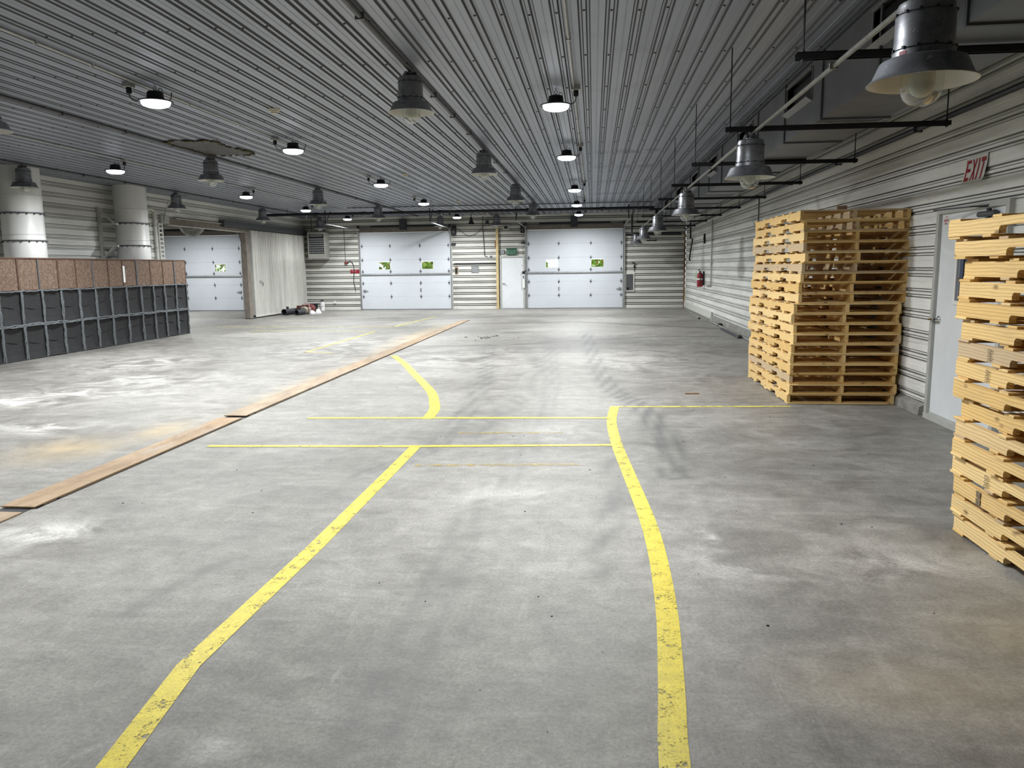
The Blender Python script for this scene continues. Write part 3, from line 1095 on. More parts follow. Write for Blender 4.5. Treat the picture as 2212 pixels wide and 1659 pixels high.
# ------------------------------------------------------------------ sliding door, post and header of the left opening
d = thing('door_6', 'white ribbed sliding door pushed back along the left wall', 'sliding door', (XL, 28.5, 0), kind='structure')
mb = MB()
xs0 = XL + .12
y = 26.05
while y < 31.0:
    y2 = min(y + .152, 31.0)
    w_ = y2 - y
    P2 = [(y, 0), (y + w_ * .5, 0), (y + w_ * .6, .022), (y + w_ * .9, .022), (y + w_, 0)]
    for (a, da), (b, db) in zip(P2, P2[1:]):
        mb.poly([(xs0 + da, b, .09), (xs0 + da, a, .09), (xs0 + db, a, 3.03), (xs0 + db, b, 3.03)][::-1] if False else [(xs0 + da, a, .09), (xs0 + db, b, .09), (xs0 + db, b, 3.03), (xs0 + da, a, 3.03)])
    y = y2
mb.box(xs0 - .06, xs0 - .004, 26.05, 31.0, .05, 3.03)
leaf = mb.build('door_leaf', M['slide'], d, smooth=0)
mb = MB()
mb.box(xs0 - .07, xs0 + .03, 26.0, 26.05, .05, 3.04)
mb.build('edge_trim', M['frame'], d, smooth=0)
mb = MB()
mb.box(xs0 - .06, xs0 + .028, 26.0, 31.0, .04, .10)
mb.build('bottom_rail', M['signwhite'], d, smooth=0)
mb = MB()
mb.tube([(xs0 + .022, 26.45, 1.28), (xs0 + .06, 26.5, 1.29), (xs0 + .06, 26.72, 1.22), (xs0 + .022, 26.75, 1.10)], .012, 6)
mb.build('pull_handle', M['galv'], leaf)
mb = MB()
mb.box(XL + .02, xs0 + .07, 24.0, YB - .1, 3.06, 3.24)
mb.box(XL + .02, xs0 + .10, 24.0, YB - .1, 3.24, 3.26)
mb.build('track_cover', M['darkgrey'], d, smooth=0)

p = thing('door_post', 'weathered brown post at the near edge of the sliding door', 'post', (XL, 25.85, 0))
mb = MB()
mb.cbox(XL - .10, XL + .10, 25.68, 25.92, 0, 2.944, .01)
mb.build('post_shaft', M['postbrown'], p, smooth=0)
mb = MB()
mb.box(XL - .06, XL + .16, 25.60, 25.97, 0, .02)
mb.build('post_foot', M['dark'], p, smooth=0)

h = thing('header_beam', 'weathered brown header beam spanning the left bay opening', 'beam', (XL, 23, 2.95))
mb = MB()
mb.cbox(XL - .08, XL + .06, 20.75, 26.0, 2.965, 3.13, .01)
mb.build('beam_body', M['beam'], h, smooth=0)
mb = MB()
mb.box(XL - .09, XL + .10, 21.3, 24.2, 3.13, 3.165)
mb.box(XL - .09, XL + .08, 20.9, 26.0, 2.945, 2.965)
mb.build('beam_cap', M['beam_pale'], h, smooth=0)
mb = MB()
mb.cbox(XL - .10, XL + .085, 20.54, 20.95, 2.98, 3.2, .01)
mb.build('end_bracket', M['frame'], h, smooth=0)
# frame angle with a slotted strip at the end of the left wall
q = thing('pipe_riser', 'white vertical pipe at the end of the left wall', 'pipe', (XL, 20.3, 0))
mb = MB()
mb.tube([(XL + .07, 20.22, 0), (XL + .07, 20.22, 3.28)], .045, 10)
mb.build('pipe', M['signwhite'], q)
mb = MB()
mb.tube([(XL + .07, 20.22, 3.28), (XL + .07, 20.1, 3.32), (XL + .07, 19.75, 3.32)], .035, 8)
mb.build('pipe_elbow', M['signwhite'], q)
for z in (2.3, 2.9):
    mb = MB()
    mb.lathe([(.045, z - .02), (.056, z - .02), (.056, z + .02), (.045, z + .02)], (XL + .07, 20.22, 0), 12)
    mb.build('pipe_clamp', M['frame'], q)
q = thing('slotted_rail', 'slotted white rail running up beside the bay opening', 'rail', (XL, 20.55, 0))
mb = MB()
mb.box(XL + .03, XL + .06, 20.40, 20.44, 0, 2.98)
mb.box(XL + .03, XL + .06, 20.58, 20.62, 0, 2.98)
for k in range(26):
    mb.box(XL + .03, XL + .06, 20.44, 20.58, .05 + k * .115, .095 + k * .115)
mb.build('rail', M['signwhite'], q, smooth=0)
q = thing('wall_conduit', 'thin pale conduit curving from the ceiling to the slotted rail', 'conduit', (XL, 20.6, 2.9))
mb = MB()
mb.tube(smooth_path([(XL + .9, 20.75, 3.72), (XL + .5, 20.72, 3.7), (XL + .2, 20.68, 3.5), (XL + .1, 20.64, 3.2), (XL + .08, 20.62, 2.9)], 5) if False else [(XL + .8, 20.75, 3.72), (XL + .45, 20.73, 3.70), (XL + .25, 20.70, 3.58), (XL + .15, 20.67, 3.35), (XL + .08, 20.64, 2.95)], .014, 7)
mb.build('conduit', M['conduit'], q)
# round dish half hidden behind the header
DXc, DYc, DZc = -12.8, 24.0, 3.23
q = thing('round_dish', 'round pale dish half hidden behind the header beam', 'dish', (DXc, DYc, DZc))
R0 = .46
mb = MB()
mb.lathe([(R0 * math.sin(a), -.10 * math.cos(a)) for a in [i * math.pi / 2 / 8 for i in range(9)]], (DXc, DYc, DZc), 36, axis='y')
mb.build('dome', M['mirror'], q)
for rad, tk, off_ in ((R0, .016, 0), (.27, .010, -.085)):
    mb = MB()
    mb.tube([(DXc + rad * math.cos(a), DYc + off_, DZc + rad * math.sin(a)) for a in [i * 2 * math.pi / 36 for i in range(36)]], tk, 6, closed=True)
    mb.build('rim', M['signwhite'], q)
mb = MB()
mb.tube([(DXc, DYc + .03, DZc), (DXc, DYc + .03, ZC)], .02, 6)
mb.build('mount', M['frame'], q)

# ------------------------------------------------------------------ round columns by the left wall
def column(cx, cy, label, bracket_y):
    t_ = thing('column_duct', label, 'column', (cx, cy, 0), 'round white columns by the left wall')
    r = .375
    mb = MB()
    mb.lathe([(r, 0), (r, 1.55), (r + .004, 1.56), (r + .004, 2.36), (r, 2.37), (r, 3.05), (r + .003, 3.06), (r + .003, ZC + .03)], (cx, cy, 0), 48)
    mb.build('shell', M['column'], t_, smooth=50)
    for z in (2.30, 2.84):
        mb = MB()
        mb.lathe([(r + .002, z - .012), (r + .022, z - .012), (r + .022, z + .012), (r + .002, z + .012)], (cx, cy, 0), 48)
        for k in range(18):
            a = k * math.pi / 9
            mb.obox((cx + (r + .02) * math.cos(a), cy + (r + .02) * math.sin(a), z - .02), (.01, 0, 0), (0, .01, 0), (0, 0, .014))
        mb.build('flange', M['darkgrey'], t_, smooth=50)
    for z in (2.42, 3.18):
        mb = MB()
        mb.lathe([(r + .002, z - .006), (r + .009, z), (r + .002, z + .006)], (cx, cy, 0), 48)
        mb.build('seam', M['column'], t_, smooth=50)
    mb = MB()
    by = bracket_y
    mb.box(XL + .02, XL + .09, by - .035, by + .035, 1.95, 3.2)
    mb.box(XL + .09, cx, by - .03, by + .03, 2.78, 2.83)
    mb.box(XL + .09, cx - .02, by - .03, by + .03, 2.26, 2.31)
    mb.build('wall_bracket', M['frame'], t_, smooth=0)
    mb = MB()
    mb.obox((XL + .24, by, 2.98), (.2, 0, -.18), (0, .02, 0), (.012, 0, .012))
    mb.build('brace', M['frame'], t_, smooth=0)
    mb = MB()
    mb.obox((XL + .22, by, 2.12), (.17, 0, .17), (0, .025, 0), (-.015, 0, .015))
    mb.build('brace', M['frame'], t_, smooth=0)

column(-11.4, 14.7, 'round white column at the left edge of the photo', 14.0)
column(-11.4, 18.45, 'round white column nearer the bay opening with a wall bracket', 17.85)

# ------------------------------------------------------------------ long felt partition
BX, BXK = -10.84, -10.99
pt = thing('felt_partition', 'long partition of black felt cells under brown particleboard panels', 'partition', (BX, 15, 0))
lowY = [10.4, 10.95, 11.5, 12.05, 12.6, 13.15, 13.73, 14.3, 14.86, 15.42, 15.96, 16.5, 17.1, 17.68, 18.22, 18.72, 19.26, 19.81]
topY = [10.4, 10.95, 11.5, 12.05, 12.6, 13.15, 13.71, 14.26, 14.83, 15.38, 15.93, 16.49, 17.03, 17.58, 18.16, 18.71, 19.26, 19.81]
rr = random.Random(11)
for a, b in zip(topY, topY[1:]):
    mb = MB()
    j = rr.uniform(-.006, .006)
    mb.box(BXK + .02, BX - .012 + j, a + .012, b - .012, 1.335, 1.93)
    mb.build('particleboard_panel', M['osb'], pt, smooth=0)
mb = MB()
mb.box(BXK, BX + .004, topY[0], topY[-1], 1.93, 1.955)
mb.build('top_edge', M['brownwood'], pt, smooth=0)
for i, a in enumerate(topY[1:]):
    wd = (.018, .03, .012, .03, .05, .04, .03, .05)[i % 8]
    mb = MB()
    mb.box(BXK, BX + .002, a - wd / 2, a + wd / 2, 1.32, 1.93)
    mb.build('divider_strip', M['brownwood'] if i % 3 else M['darkgrey'], pt, smooth=0)
for z0, z1 in ((.02, .655), (.665, 1.31)):
    for a, b in zip(lowY, lowY[1:]):
        mb = MB()
        # felt that sags a little inwards
        nn = 6
        for iy in range(nn):
            for iz in range(nn):
                def pnt(u, v):
                    y_ = a + (b - a) * u
                    z_ = z0 + (z1 - z0) * v
                    dep = .05 * math.sin(math.pi * u) ** .6 * math.sin(math.pi * v) ** .6 if 0 < u < 1 and 0 < v < 1 else 0
                    return (BX - .02 - dep, y_, z_)
                u0_, u1_, v0_, v1_ = iy / nn, (iy + 1) / nn, iz / nn, (iz + 1) / nn
                mb.poly([pnt(u0_, v0_), pnt(u1_, v0_), pnt(u1_, v1_), pnt(u0_, v1_)])
        mb.box(BXK, BXK + .03, a, b, z0, z1)
        fp = mb.build('felt_panel', M['felt'], pt, smooth=50)
        mb = MB()
        zc_ = (z0 + z1) / 2 + rr.uniform(-.02, .05)
        mb.tube([(BX - .058 if 0 < t_ < 1 else BX - .02, a + (b - a) * t_, zc_ + .025 * math.sin(t_ * 5 + a)) for t_ in (0, .15, .3, .45, .6, .75, .9, 1)], .006, 5)
        mb.build('quilt_seam', M['felt'], fp)
def wob(p0, p1, n=9, amp=.010):
    out = []
    for i in range(n):
        t = i / (n - 1)
        out.append(tuple(p0[k] + (p1[k] - p0[k]) * t + rr.uniform(-amp, amp) for k in range(3)))
    return out
for i, y in enumerate(lowY):
    for z0, z1 in ((.01, .66), (.66, 1.32)):
        for s in (-1, 1):
            if i == len(lowY) - 1 and s > 0:
                continue
            mb = MB()
            pp = wob((BX + .004, y + s * .016, z0), (BX + .004, y + s * .014, z1), 9, .009)
            mb.tube(pp, [rr.uniform(.013, .021) for _ in pp], 7)
            mb.build('felt_binding', M['piping'], pt, smooth=60)
for a, b in zip(lowY, lowY[1:]):
    for z in (.015, .645, .675, 1.318):
        mb = MB()
        sag = rr.uniform(-.012, .012)
        pp = wob((BX + .004, a, z), (BX + .004, b, z), 8, .007)
        pp = [(x, y, z_ + sag * math.sin(math.pi * i / 7)) for i, (x, y, z_) in enumerate(pp)]
        mb.tube(pp, [rr.uniform(.012, .02) for _ in pp], 7)
        mb.build('felt_binding', M['piping'] if z > .02 else M['felt'], pt, smooth=60)
mb = MB()
mb.box(BX + .002, BX + .006, 17.02, 17.09, 1.42, 1.80)
mb.build('paper_strip', M['white'], pt, smooth=0)['label'] = 'white paper strip'

# ------------------------------------------------------------------ pallets
PL, PW = 2.33, 1.22
PH = .1186
BT = .0155
prng = random.Random(21)


def stringer_poly():
    h0, h1 = BT, PH - BT
    y0, y1 = 0, PL
    n1, n2, r, nh = .60, .87, .03, .042
    def notch(a, b):
        return [(a, h0), (a, h0 + nh - .02), (a + .008, h0 + nh - .006), (a + .022, h0 + nh), (b - .022, h0 + nh), (b - .008, h0 + nh - .006), (b, h0 + nh - .02), (b, h0)]
    return [(y0, h0)] + notch(n1, n2) + notch(PL - n2, PL - n1) + [(y1, h0), (y1, h1), (y0, h1)]

mb = MB()
mb.prism(stringer_poly(), 'yz', 0, .038)
ST_ME = mb.build('stringer', M['lumber'], smooth=0)
board_me = {}
for key_, w_ in (('wide', .14), ('narrow', .095)):
    mb = MB()
    mb.cbox(0, PW, 0, w_, 0, BT, .002)
    board_me[key_] = mb.build('deck_board', M['lumber'], smooth=0)
for o in [ST_ME] + list(board_me.values()):
    COL.objects.unlink(o)
TOPB = [(0, 'wide'), (.36, 'narrow'), (.70, 'narrow'), (1.04, 'wide'), (1.36, 'narrow'), (1.72, 'narrow'), (PL - .14, 'wide')]
BOTB = [(0, 'wide'), (.42, 'narrow'), (1.10, 'wide'), (PL - .52, 'narrow'), (PL - .14, 'wide')]


def add_part(src, parent, name, loc, rz=0):
    o = src.copy()
    o.name = name
    COL.objects.link(o)
    o.parent = parent
    o.location = loc
    o.rotation_euler = (0, 0, rz)
    return o


def pallet(label, group, loc, rz):
    t_ = thing('pallet', label, 'pallet', loc, group)
    t_.rotation_euler = (0, 0, rz)
    for x in (0, (PW - .038) / 2, PW - .038):
        add_part(ST_ME, t_, 'stringer', (x + prng.uniform(-.004, .004), prng.uniform(-.006, .006), 0))
    for y, k_ in TOPB:
        add_part(board_me[k_], t_, 'deck_board', (prng.uniform(-.008, .008), y + prng.uniform(-.012, .012), PH - BT), prng.uniform(-.006, .006))
    for y, k_ in BOTB:
        add_part(board_me[k_], t_, 'bottom_board', (prng.uniform(-.008, .008), y + prng.uniform(-.01, .01), 0), prng.uniform(-.004, .004))
    return t_

ORD = ['topmost', 'second', 'third', 'fourth', 'fifth', 'sixth', 'seventh', 'eighth', 'ninth', 'tenth', 'eleventh', 'twelfth', 'thirteenth', 'fourteenth', 'fifteenth', 'sixteenth', 'seventeenth', 'eighteenth', 'bottom']
near = [.061, .115, .12, .109, .134, .11, .096, .085, .09, .037, .02, .048, .045, .023, .02, .02, .023, .018, 0]
far = [.017, .02, -.019, -.029, .017, .002, -.012, -.019, .014, -.027, -.02, -.002, -.045, .017, -.008, -.017, -.012, -.012, 0]
def pl_label(i, n, where):
    if i == 0:
        return 'topmost wooden pallet of ' + where
    if i == n - 1:
        return 'bottom wooden pallet on the floor under ' + where
    return ORD[i] + ' wooden pallet from the top of ' + where
for i in range(19):
    z = (18 - i) * (PH + .0004) + .001
    rz = -math.atan2(far[i] - near[i], PL) * .8
    dy = prng.uniform(-.03, .03) if i < 18 else 0
    pallet(pl_label(i, 19, 'the full stack beyond the side door'), 'pallets in the far stack', (2.30 + near[i], 9.36 + dy, z), rz)
off2 = [-.09, -.048, .01, 0, -.02, 0, -.018, -.023, -.022, .008, 0, -.004, -.001, .017, .014, 0]
off2y = [.19, .16, .08, .1, .09, .05, .08, .09, .06, 0, .03, .02, .05, .02, .03, 0]
for i in range(16):
    z = (15 - i) * (PH + .0004) + .001
    t_ = pallet(pl_label(i, 16, 'the stack cut off by the right edge'), 'pallets in the near stack', (2.22 + off2[i] * .5, 4.885 - PL + off2y[i] + prng.uniform(-.015, .015), z), prng.uniform(-.008, .008))
    if i in (6, 7, 12, 13):
        mb = MB()
        yy = PL - .38 if i < 10 else PL - (.30 if i == 13 else .42)
        if i == 13:
            mb.box(-.0085, -.0075, yy - .05, yy, BT + .045, PH - BT - .005)
            mb.box(-.0085, -.0075, yy - .05, yy, BT + .004, BT + .040)
        else:
            for k in range(6):
                zz = BT + .006 + k * .013
                mb.box(-.0085, -.0075, yy - .03 - .006 * (k % 3), yy, zz, zz + .004)
                mb.box(-.0085, -.0075, yy - .012 * (k % 2) - .004, yy - .012 * (k % 2), zz, zz + .010)
        mb.build('ink_stamp', M['ink'], t_, smooth=0, world=False)
lb = MB()
lb.cbox(3.02, 3.14, 10.2, 10.24, 19 * (PH + .0004) + .002, 19 * (PH + .0004) + .10, .003)
o = lb.build('loose_board', M['wood'], smooth=0)
tag(o, 'short loose board standing upright on top of the full pallet stack', 'board')

# ------------------------------------------------------------------ floor plates over the trench
PX0, PX1 = -4.19, -3.93
pls = [(2.3, 4.79, 'partly hidden first rusty tread plate at the left picture edge', .006), (4.89, 8.17, 'rusty tread plate with pale scratches, nearest full plate of the trench', .014), (8.27, 12.3, 'dusty tread plate just beyond the dark gap in the trench cover', .018),
       (12.32, 16.4, 'third full tread plate of the trench, beside the curved yellow line', .016), (16.42, 20.5, 'orange rusted tread plate with rust bleeding onto the floor', .014), (20.52, 24.4, 'farthest tread plate of the trench cover', .012)]
for (a, b, lbl, hz) in pls:
    mb = MB()
    x0, x1 = PX0, PX1
    if a < 3:
        x0, x1 = PX0 + .05, PX1 - .015
    mb.prism([(x0, a), (x1, a), (x1, b), (x0, b)], 'xy', hz - .005 if hz > .008 else .001, hz + .004)
    for yy in (a + .25, b - .25, (a + b) / 2):
        if hz > .008:
            mb.box(x0 + .02, x1 - .004, yy - .02, yy + .02, .001, hz - .005)
    mb.box(x1 - .012, x1 - .004, a + .1, b - .02, .001, max(.002, hz - .005)) if hz > .008 else None
    o = mb.build('floor_plate', M['plate'], smooth=0)
    tag(o, lbl, 'floor plate', 'tread plates over the floor trench')
mb = MB()
mb.box(PX0 + .02, PX1 - .02, 4.70, 4.885, .0005, .0015)
mb.box(PX0 + .02, PX1 - .02, 8.12, 8.30, .0005, .0015)
mb.box(PX1 - .008, PX1 + .012, 4.9, 24.4, .0005, .0012)
o = mb.build('trench_gap', M['black'], smooth=0)
tag(o, 'dark gap along the edge of the rusty trench plates', 'gap', kind='structure')

# ------------------------------------------------------------------ painted floor lines
def ribbon(label, L, R_, material, z=.002, name='painted_line'):
    mb = MB()
    for (a, b), (c_, d_) in zip(zip(L, R_), list(zip(L, R_))[1:]):
        mb.poly([(a[0], a[1], z), (b[0], b[1], z), (d_[0], d_[1], z), (c_[0], c_[1], z)])
    o = mb.build(name, material, smooth=0)
    o.visible_shadow = True
    return tag(o, label, 'floor line', 'painted yellow floor lines')

def band(label, pts, w, material, z=.002):
    L, R_ = [], []
    for i, p in enumerate(pts):
        a, b = pts[max(0, i - 1)], pts[min(len(pts) - 1, i + 1)]
        dx, dy = b[0] - a[0], b[1] - a[1]
        l_ = math.hypot(dx, dy)
        nx_, ny_ = -dy / l_, dx / l_
        L.append((p[0] + nx_ * w / 2, p[1] + ny_ * w / 2))
        R_.append((p[0] - nx_ * w / 2, p[1] - ny_ * w / 2))
    return ribbon(label, L, R_, material, z)

band('straight yellow line running from the lower left towards the cross lines', [(-1.56, 1.5), (-1.61, 2.22), (-1.70, 2.89), (-1.66, 4.31), (-1.655, 5.6), (-1.655, 6.93)], .105, M['paint'])
band('yellow line from the bottom edge bending right up to the corner mark', smooth_path([(.265, 1.5), (.275, 2.38), (.314, 2.9), (.362, 3.68), (.368, 4.7), (.30, 5.9), (.225, 7.1), (.20, 8.2), (.255, 9.08)], 4), .105, M['paint'], .0025)
band('curved yellow line bending away towards the rusty plates', smooth_path([(-1.83, 8.25), (-1.86, 8.8), (-1.97, 9.33), (-2.2, 10.2), (-2.86, 12.0), (-3.3, 13.2), (-3.82, 14.45)], 4), .13, M['paint'], .0025)
band('nearer yellow cross line between the two long lines', [(-3.65, 6.85), (-1.7, 6.94), (.2, 7.09)], .075, M['paint'], .003)
band('farther yellow cross line ending at the bent line', [(-3.2, 8.25), (-1.8, 8.32), (.17, 8.40)], .085, M['paint'], .003)
band('thin yellow line running from the corner mark to the pallet stack', [(.2, 9.09), (1.2, 9.13), (2.3, 9.18)], .08, M['paint_worn'], .003)
band('faded ochre cross line nearest the viewer', [(-1.5, 6.26), (-.8, 6.3), (-.1, 6.36)], .07, M['paint_faint'])
band('faded ochre cross line between the two yellow cross lines', [(-1.35, 7.55), (-.3, 7.62)], .07, M['paint_faint'])
band('distant yellow line parallel to the trench plates', [(-5.81, 15.0), (-5.81, 20.05)], .085, M['paint_worn'])
band('farther yellow line segment continuing towards the middle garage door', [(-5.71, 21.8), (-5.45, 26.4)], .085, M['paint_worn'])
band('far yellow cross line between the partition and the plates', [(-12.0, 22.3), (-8.5, 22.0), (-5.7, 21.65)], .09, M['paint_worn'])
band('faint yellow cross line just before the far cross line', [(-9.5, 20.65), (-7.5, 20.4), (-5.8, 20.15)], .08, M['paint_worn'])
band('short yellow tick at the near end of the distant parallel line', [(-5.85, 15.06), (-5.2, 14.95)], .08, M['paint_worn'])

# ------------------------------------------------------------------ LED high bays
def led_parts(root):
    mb = MB()
    prof = [(.025, -.085), (.07, -.09), (.085, -.10), (.092, -.155), (.10, -.17), (.187, -.195), (.190, -.201), (.187, -.207), (.150, -.205), (.14, -.196)]
    mb.lathe(prof, (0, 0, 0), 36)
    mb.build('housing', M['black'], root, smooth=40)
    mb = MB()
    mb.lathe([(.156, -.205), (.154, -.224), (.138, -.243), (.10, -.257), (.04, -.263), (0, -.263)], (0, 0, 0), 36)
    mb.build('lens', M['lens'], root, smooth=60)
    mb = MB()
    mb.tube([(.0, 0, -.085), (0, 0, -.066)], .012, 8)
    mb.tube([(.018 * math.cos(a), 0, -.053 + .018 * math.sin(a)) for a in [i * 2 * math.pi / 10 for i in range(10)]], .004, 5, closed=True)
    mb.tube([(.055 + .022 * math.cos(a), .02, -.075 + .025 * math.sin(a)) for a in [i * 2 * math.pi / 12 for i in range(12)]], .004, 5, closed=True)
    mb.build('hook', M['dark'], root)
    mb = MB()
    for i in range(2):
        zc_ = -.026 + i * .018
        ring = []
        for k in range(10):
            a = k * 2 * math.pi / 10
            u, w_ = .009 * math.cos(a), .013 * math.sin(a)
            ring.append((u, 0, zc_ + w_) if i % 2 else (0, u, zc_ + w_))
        mb.tube(ring, .003, 5, closed=True)
    mb.build('chain', M['galv'], root)
    ld = bpy.data.lights.new('led_light', 'AREA')
    ld.shape = 'DISK'
    ld.size = .26
    ld.spread = math.radians(166)
    ld.energy = LAMP_W
    ld.color = (.95, .98, 1.0)
    lo = bpy.data.objects.new('led_light', ld)
    COL.objects.link(lo)
    lo.parent = root
    lo.location = (0, 0, -.269)
    return ld

ROW = {'centre': ('the row near the centre', [(-.45, 9.57), (-.47, 13.92), (-.47, 19.79), (-.52, 24.53), (-.54, 28.99)]),
       'middle': ('the row left of centre', [(-4.92, 8.62), (-4.78, 12.32), (-4.80, 17.58), (-4.96, 22.8), (-5.09, 29.15)]),
       'left': ('the leftmost row', [(-8.97, 14.13), (-8.91, 19.57), (-9.15, 24.4), (-9.25, 28.96)])}
CNT = ['nearest', 'second', 'third', 'fourth', 'farthest']
proto_led = None
led_light_data = None


def place_led(label, x, y, group='LED high bay lamps'):
    global proto_led
    if proto_led is None:
        proto_led = thing('high_bay_lamp', label, 'lamp', (0, 0, 0), group)
        led_parts(proto_led)
        o = proto_led
    else:
        o = proto_led.copy()
        COL.objects.link(o)
        for ch in list(proto_led.children):
            c_ = ch.copy()
            COL.objects.link(c_)
            c_.parent = o
        tag(o, label, 'lamp', group)
    o.location = (x, y, ZC)
    o['_at'] = (x, y, ZC)
    return o


def cord_and_box(lamp, x, y, bx, by, label):
    """ceiling junction box and the flex that feeds the lamp"""
    jb = thing('junction_box', label, 'junction box', (bx, by, ZC), 'ceiling junction boxes')
    mb = MB()
    mb.cbox(bx - .05, bx + .05, by - .05, by + .05, ZC - .055, ZC + .002, .004)
    mb.build('box', M['conduit'], jb, smooth=0)
    mb = MB()
    mb.lathe([(.03, ZC - .056), (.03, ZC - .11), (.024, ZC - .12), (.01, ZC - .125)], (bx, by, 0), 12)
    mb.build('plug', M['black'], jb)
    mb = MB()
    p0 = Vector((bx, by, ZC - .125))
    p3 = Vector((x + (.1 if bx > x else -.1), y, ZC - .175))
    p1 = p0 + Vector((0, 0, -.09))
    p2 = p3 + Vector((.06 if bx > x else -.06, 0, -.03))
    pts = [((1 - t) ** 3) * p0 + 3 * t * (1 - t) ** 2 * p1 + 3 * t * t * (1 - t) * p2 + t ** 3 * p3 for t in [i / 10 for i in range(11)]]
    off = Vector(lamp.location)
    mb.tube([p - off for p in pts], .006, 6)
    cd = mb.build('power_cord', M['cable'], None)
    cd.parent = lamp

for key_, (where, pts) in ROW.items():
    side = -.26 if key_ == 'middle' else .24
    for i, (x, y) in enumerate(pts):
        nm = CNT[i] if not (key_ == 'left' and i == 3) else 'farthest'
        l_ = place_led('%s bright LED high bay lamp of %s' % (nm, where), x, y)
        cord_and_box(l_, x, y, x + side, y - .08, 'ceiling junction box beside the %s LED lamp of %s' % (nm, where))
for x, y, w_ in ((-.45, 5.1, 'just above the upper picture edge near the centre'), (-4.85, 3.6, 'above the rusty plates left of the viewer'), (-9.0, 9.0, 'beyond the left picture edge'), (-15.9, 28.7, 'deep in the bay behind the header beam'), (-16.3, 24.0, 'in the bay nearer the header beam')):  # none in view; the bay pair is added to brighten its garage door
    place_led('LED high bay lamp out of sight ' + w_, x, y)

# ------------------------------------------------------------------ old pendants
def pendant_parts(root):
    mb = MB()
    mb.cbox(-.05, .05, -.05, .05, -.03, .0, .006)
    mb.tube([(-.085, 0, -.018), (.085, 0, -.018)], .016, 8)
    mb.tube([(0, -.085, -.018), (0, .085, -.018)], .016, 8)
    mb.lathe([(.05, -.03), (.05, -.045)], (0, 0, 0), 16)
    mb.build('mount', M['alu'], root)
    MB().lathe([(.05, -.043), (.10, -.046), (.12, -.055), (.126, -.075), (.128, -.105), (.13, -.108), (.131, -.22), (.139, -.292), (.139, -.302), (.124, -.304)], (0, 0, 0), 36).build('body', M['alu'], root, smooth=40)
    for z, r in ((-.107, .1305), (-.268, .137)):
        mb = MB()
        mb.lathe([(r, z + .003), (r + .0035, z), (r, z - .003)], (0, 0, 0), 36)
        for k in range(12):
            a = k * math.pi / 6
            mb.obox((r * math.cos(a), r * math.sin(a), z + .004), (.006 * math.cos(a), .006 * math.sin(a), 0), (-.006 * math.sin(a), .006 * math.cos(a), 0), (0, 0, .006))
        mb.build('screw_band', M['dark'], root, smooth=40)
    MB().lathe([(.12, -.304), (.172, -.307), (.188, -.314), (.195, -.325), (.222, -.388), (.242, -.408), (.246, -.411), (.243, -.413)], (0, 0, 0), 44).build('shade', M['alu'], root, smooth=30)
    MB().lathe([(.243, -.4125), (.219, -.391), (.192, -.329), (.185, -.319), (.15, -.311), (.09, -.309)], (0, 0, 0), 44).build('shade_lining', M['enamel'], root, smooth=40)['label'] = 'cream enamel lining'
    MB().lathe([(.093, -.309), (.096, -.42), (.092, -.455), (.078, -.488), (.052, -.51), (.022, -.52), (0, -.521)], (0, 0, 0), 32).build('globe', M['glass'], root, smooth=60)
    MB().lathe([(.05, -.31), (.06, -.38), (.057, -.43), (.042, -.462), (.02, -.476), (0, -.478)], (0, 0, 0), 24).build('bulb', M['enamel'], root, smooth=60)

proto_p = thing('pendant_lamp', 'x', 'pendant lamp', (0, 0, 0), 'old bell-shaped pendant lamps')
pendant_parts(proto_p)
first = [True]


def place_pendant(label, x, y, z=ZC, rz=0.0):
    if first[0]:
        o = proto_p
        first[0] = False
    else:
        o = proto_p.copy()
        COL.objects.link(o)
        for ch in list(proto_p.children):
            c_ = ch.copy()
            COL.objects.link(c_)
            c_.parent = o
    o.location = (x, y, z)
    o['_at'] = (x, y, z)
    o.rotation_euler = (0, 0, rz)
    tag(o, label, 'pendant lamp', 'old bell-shaped pendant lamps')
    return o

ZR = 2.912
sil = [(1.56, 4.05), (1.54, 8.08), (1.57, 13.7), (1.58, 19.7), (1.60, 25.5), (1.62, 30.2)]
for i, (x, y) in enumerate(sil):
    place_pendant(('big silver pendant lamp closest to the viewer with a red sticker', 'second silver pendant lamp in the row below the duct', 'third silver pendant lamp in the row below the duct', 'fourth silver pendant lamp in the row below the duct', 'fifth silver pendant lamp in the row below the duct', 'farthest silver pendant lamp in the row below the duct')[i], x, y, ZR, i * .7)
pr = bpy.context.scene.objects[proto_p.name]
mb = MB()
for k in range(4):
    a0 = math.pi * 1.12 + k * .07
    a1 = a0 + .07
    mb.poly([(.1375 * math.cos(a0), .1375 * math.sin(a0), -.297), (.1375 * math.cos(a1), .1375 * math.sin(a1), -.297), (.1365 * math.cos(a1), .1365 * math.sin(a1), -.280), (.1365 * math.cos(a0), .1365 * math.sin(a0), -.280)])
for v_i, v_ in enumerate(mb.v):
    f_ = 1.02
    mb.v[v_i] = (v_[0] * f_, v_[1] * f_, v_[2])
o = mb.build('red_sticker', M['pink'], None, smooth=0)
o.parent = proto_p
for nm, x, ys, txt in (('c', -1.93, (8.38, 13.92, 19.55, 25.15), 'the row right of centre'), ('l', -6.95, (8.57, 13.86, 19.43, 24.98), 'the middle row'), ('f', -10.9, (14.2, 19.72, 25.1, 30.5), 'the row by the left wall')):
    for i, y in enumerate(ys):
        place_pendant('%s dark bell pendant lamp of %s' % (('nearest', 'second', 'third', 'farthest')[i], txt), x, y, ZC - .0505, x + i)
place_pendant('dark bell pendant lamp in front of the wall left of the yellow post', -6.02, 30.6, ZC - .0505)
place_pendant('dark bell pendant lamp in front of the wall above the narrow back door', -3.78, 30.6, ZC - .0505)

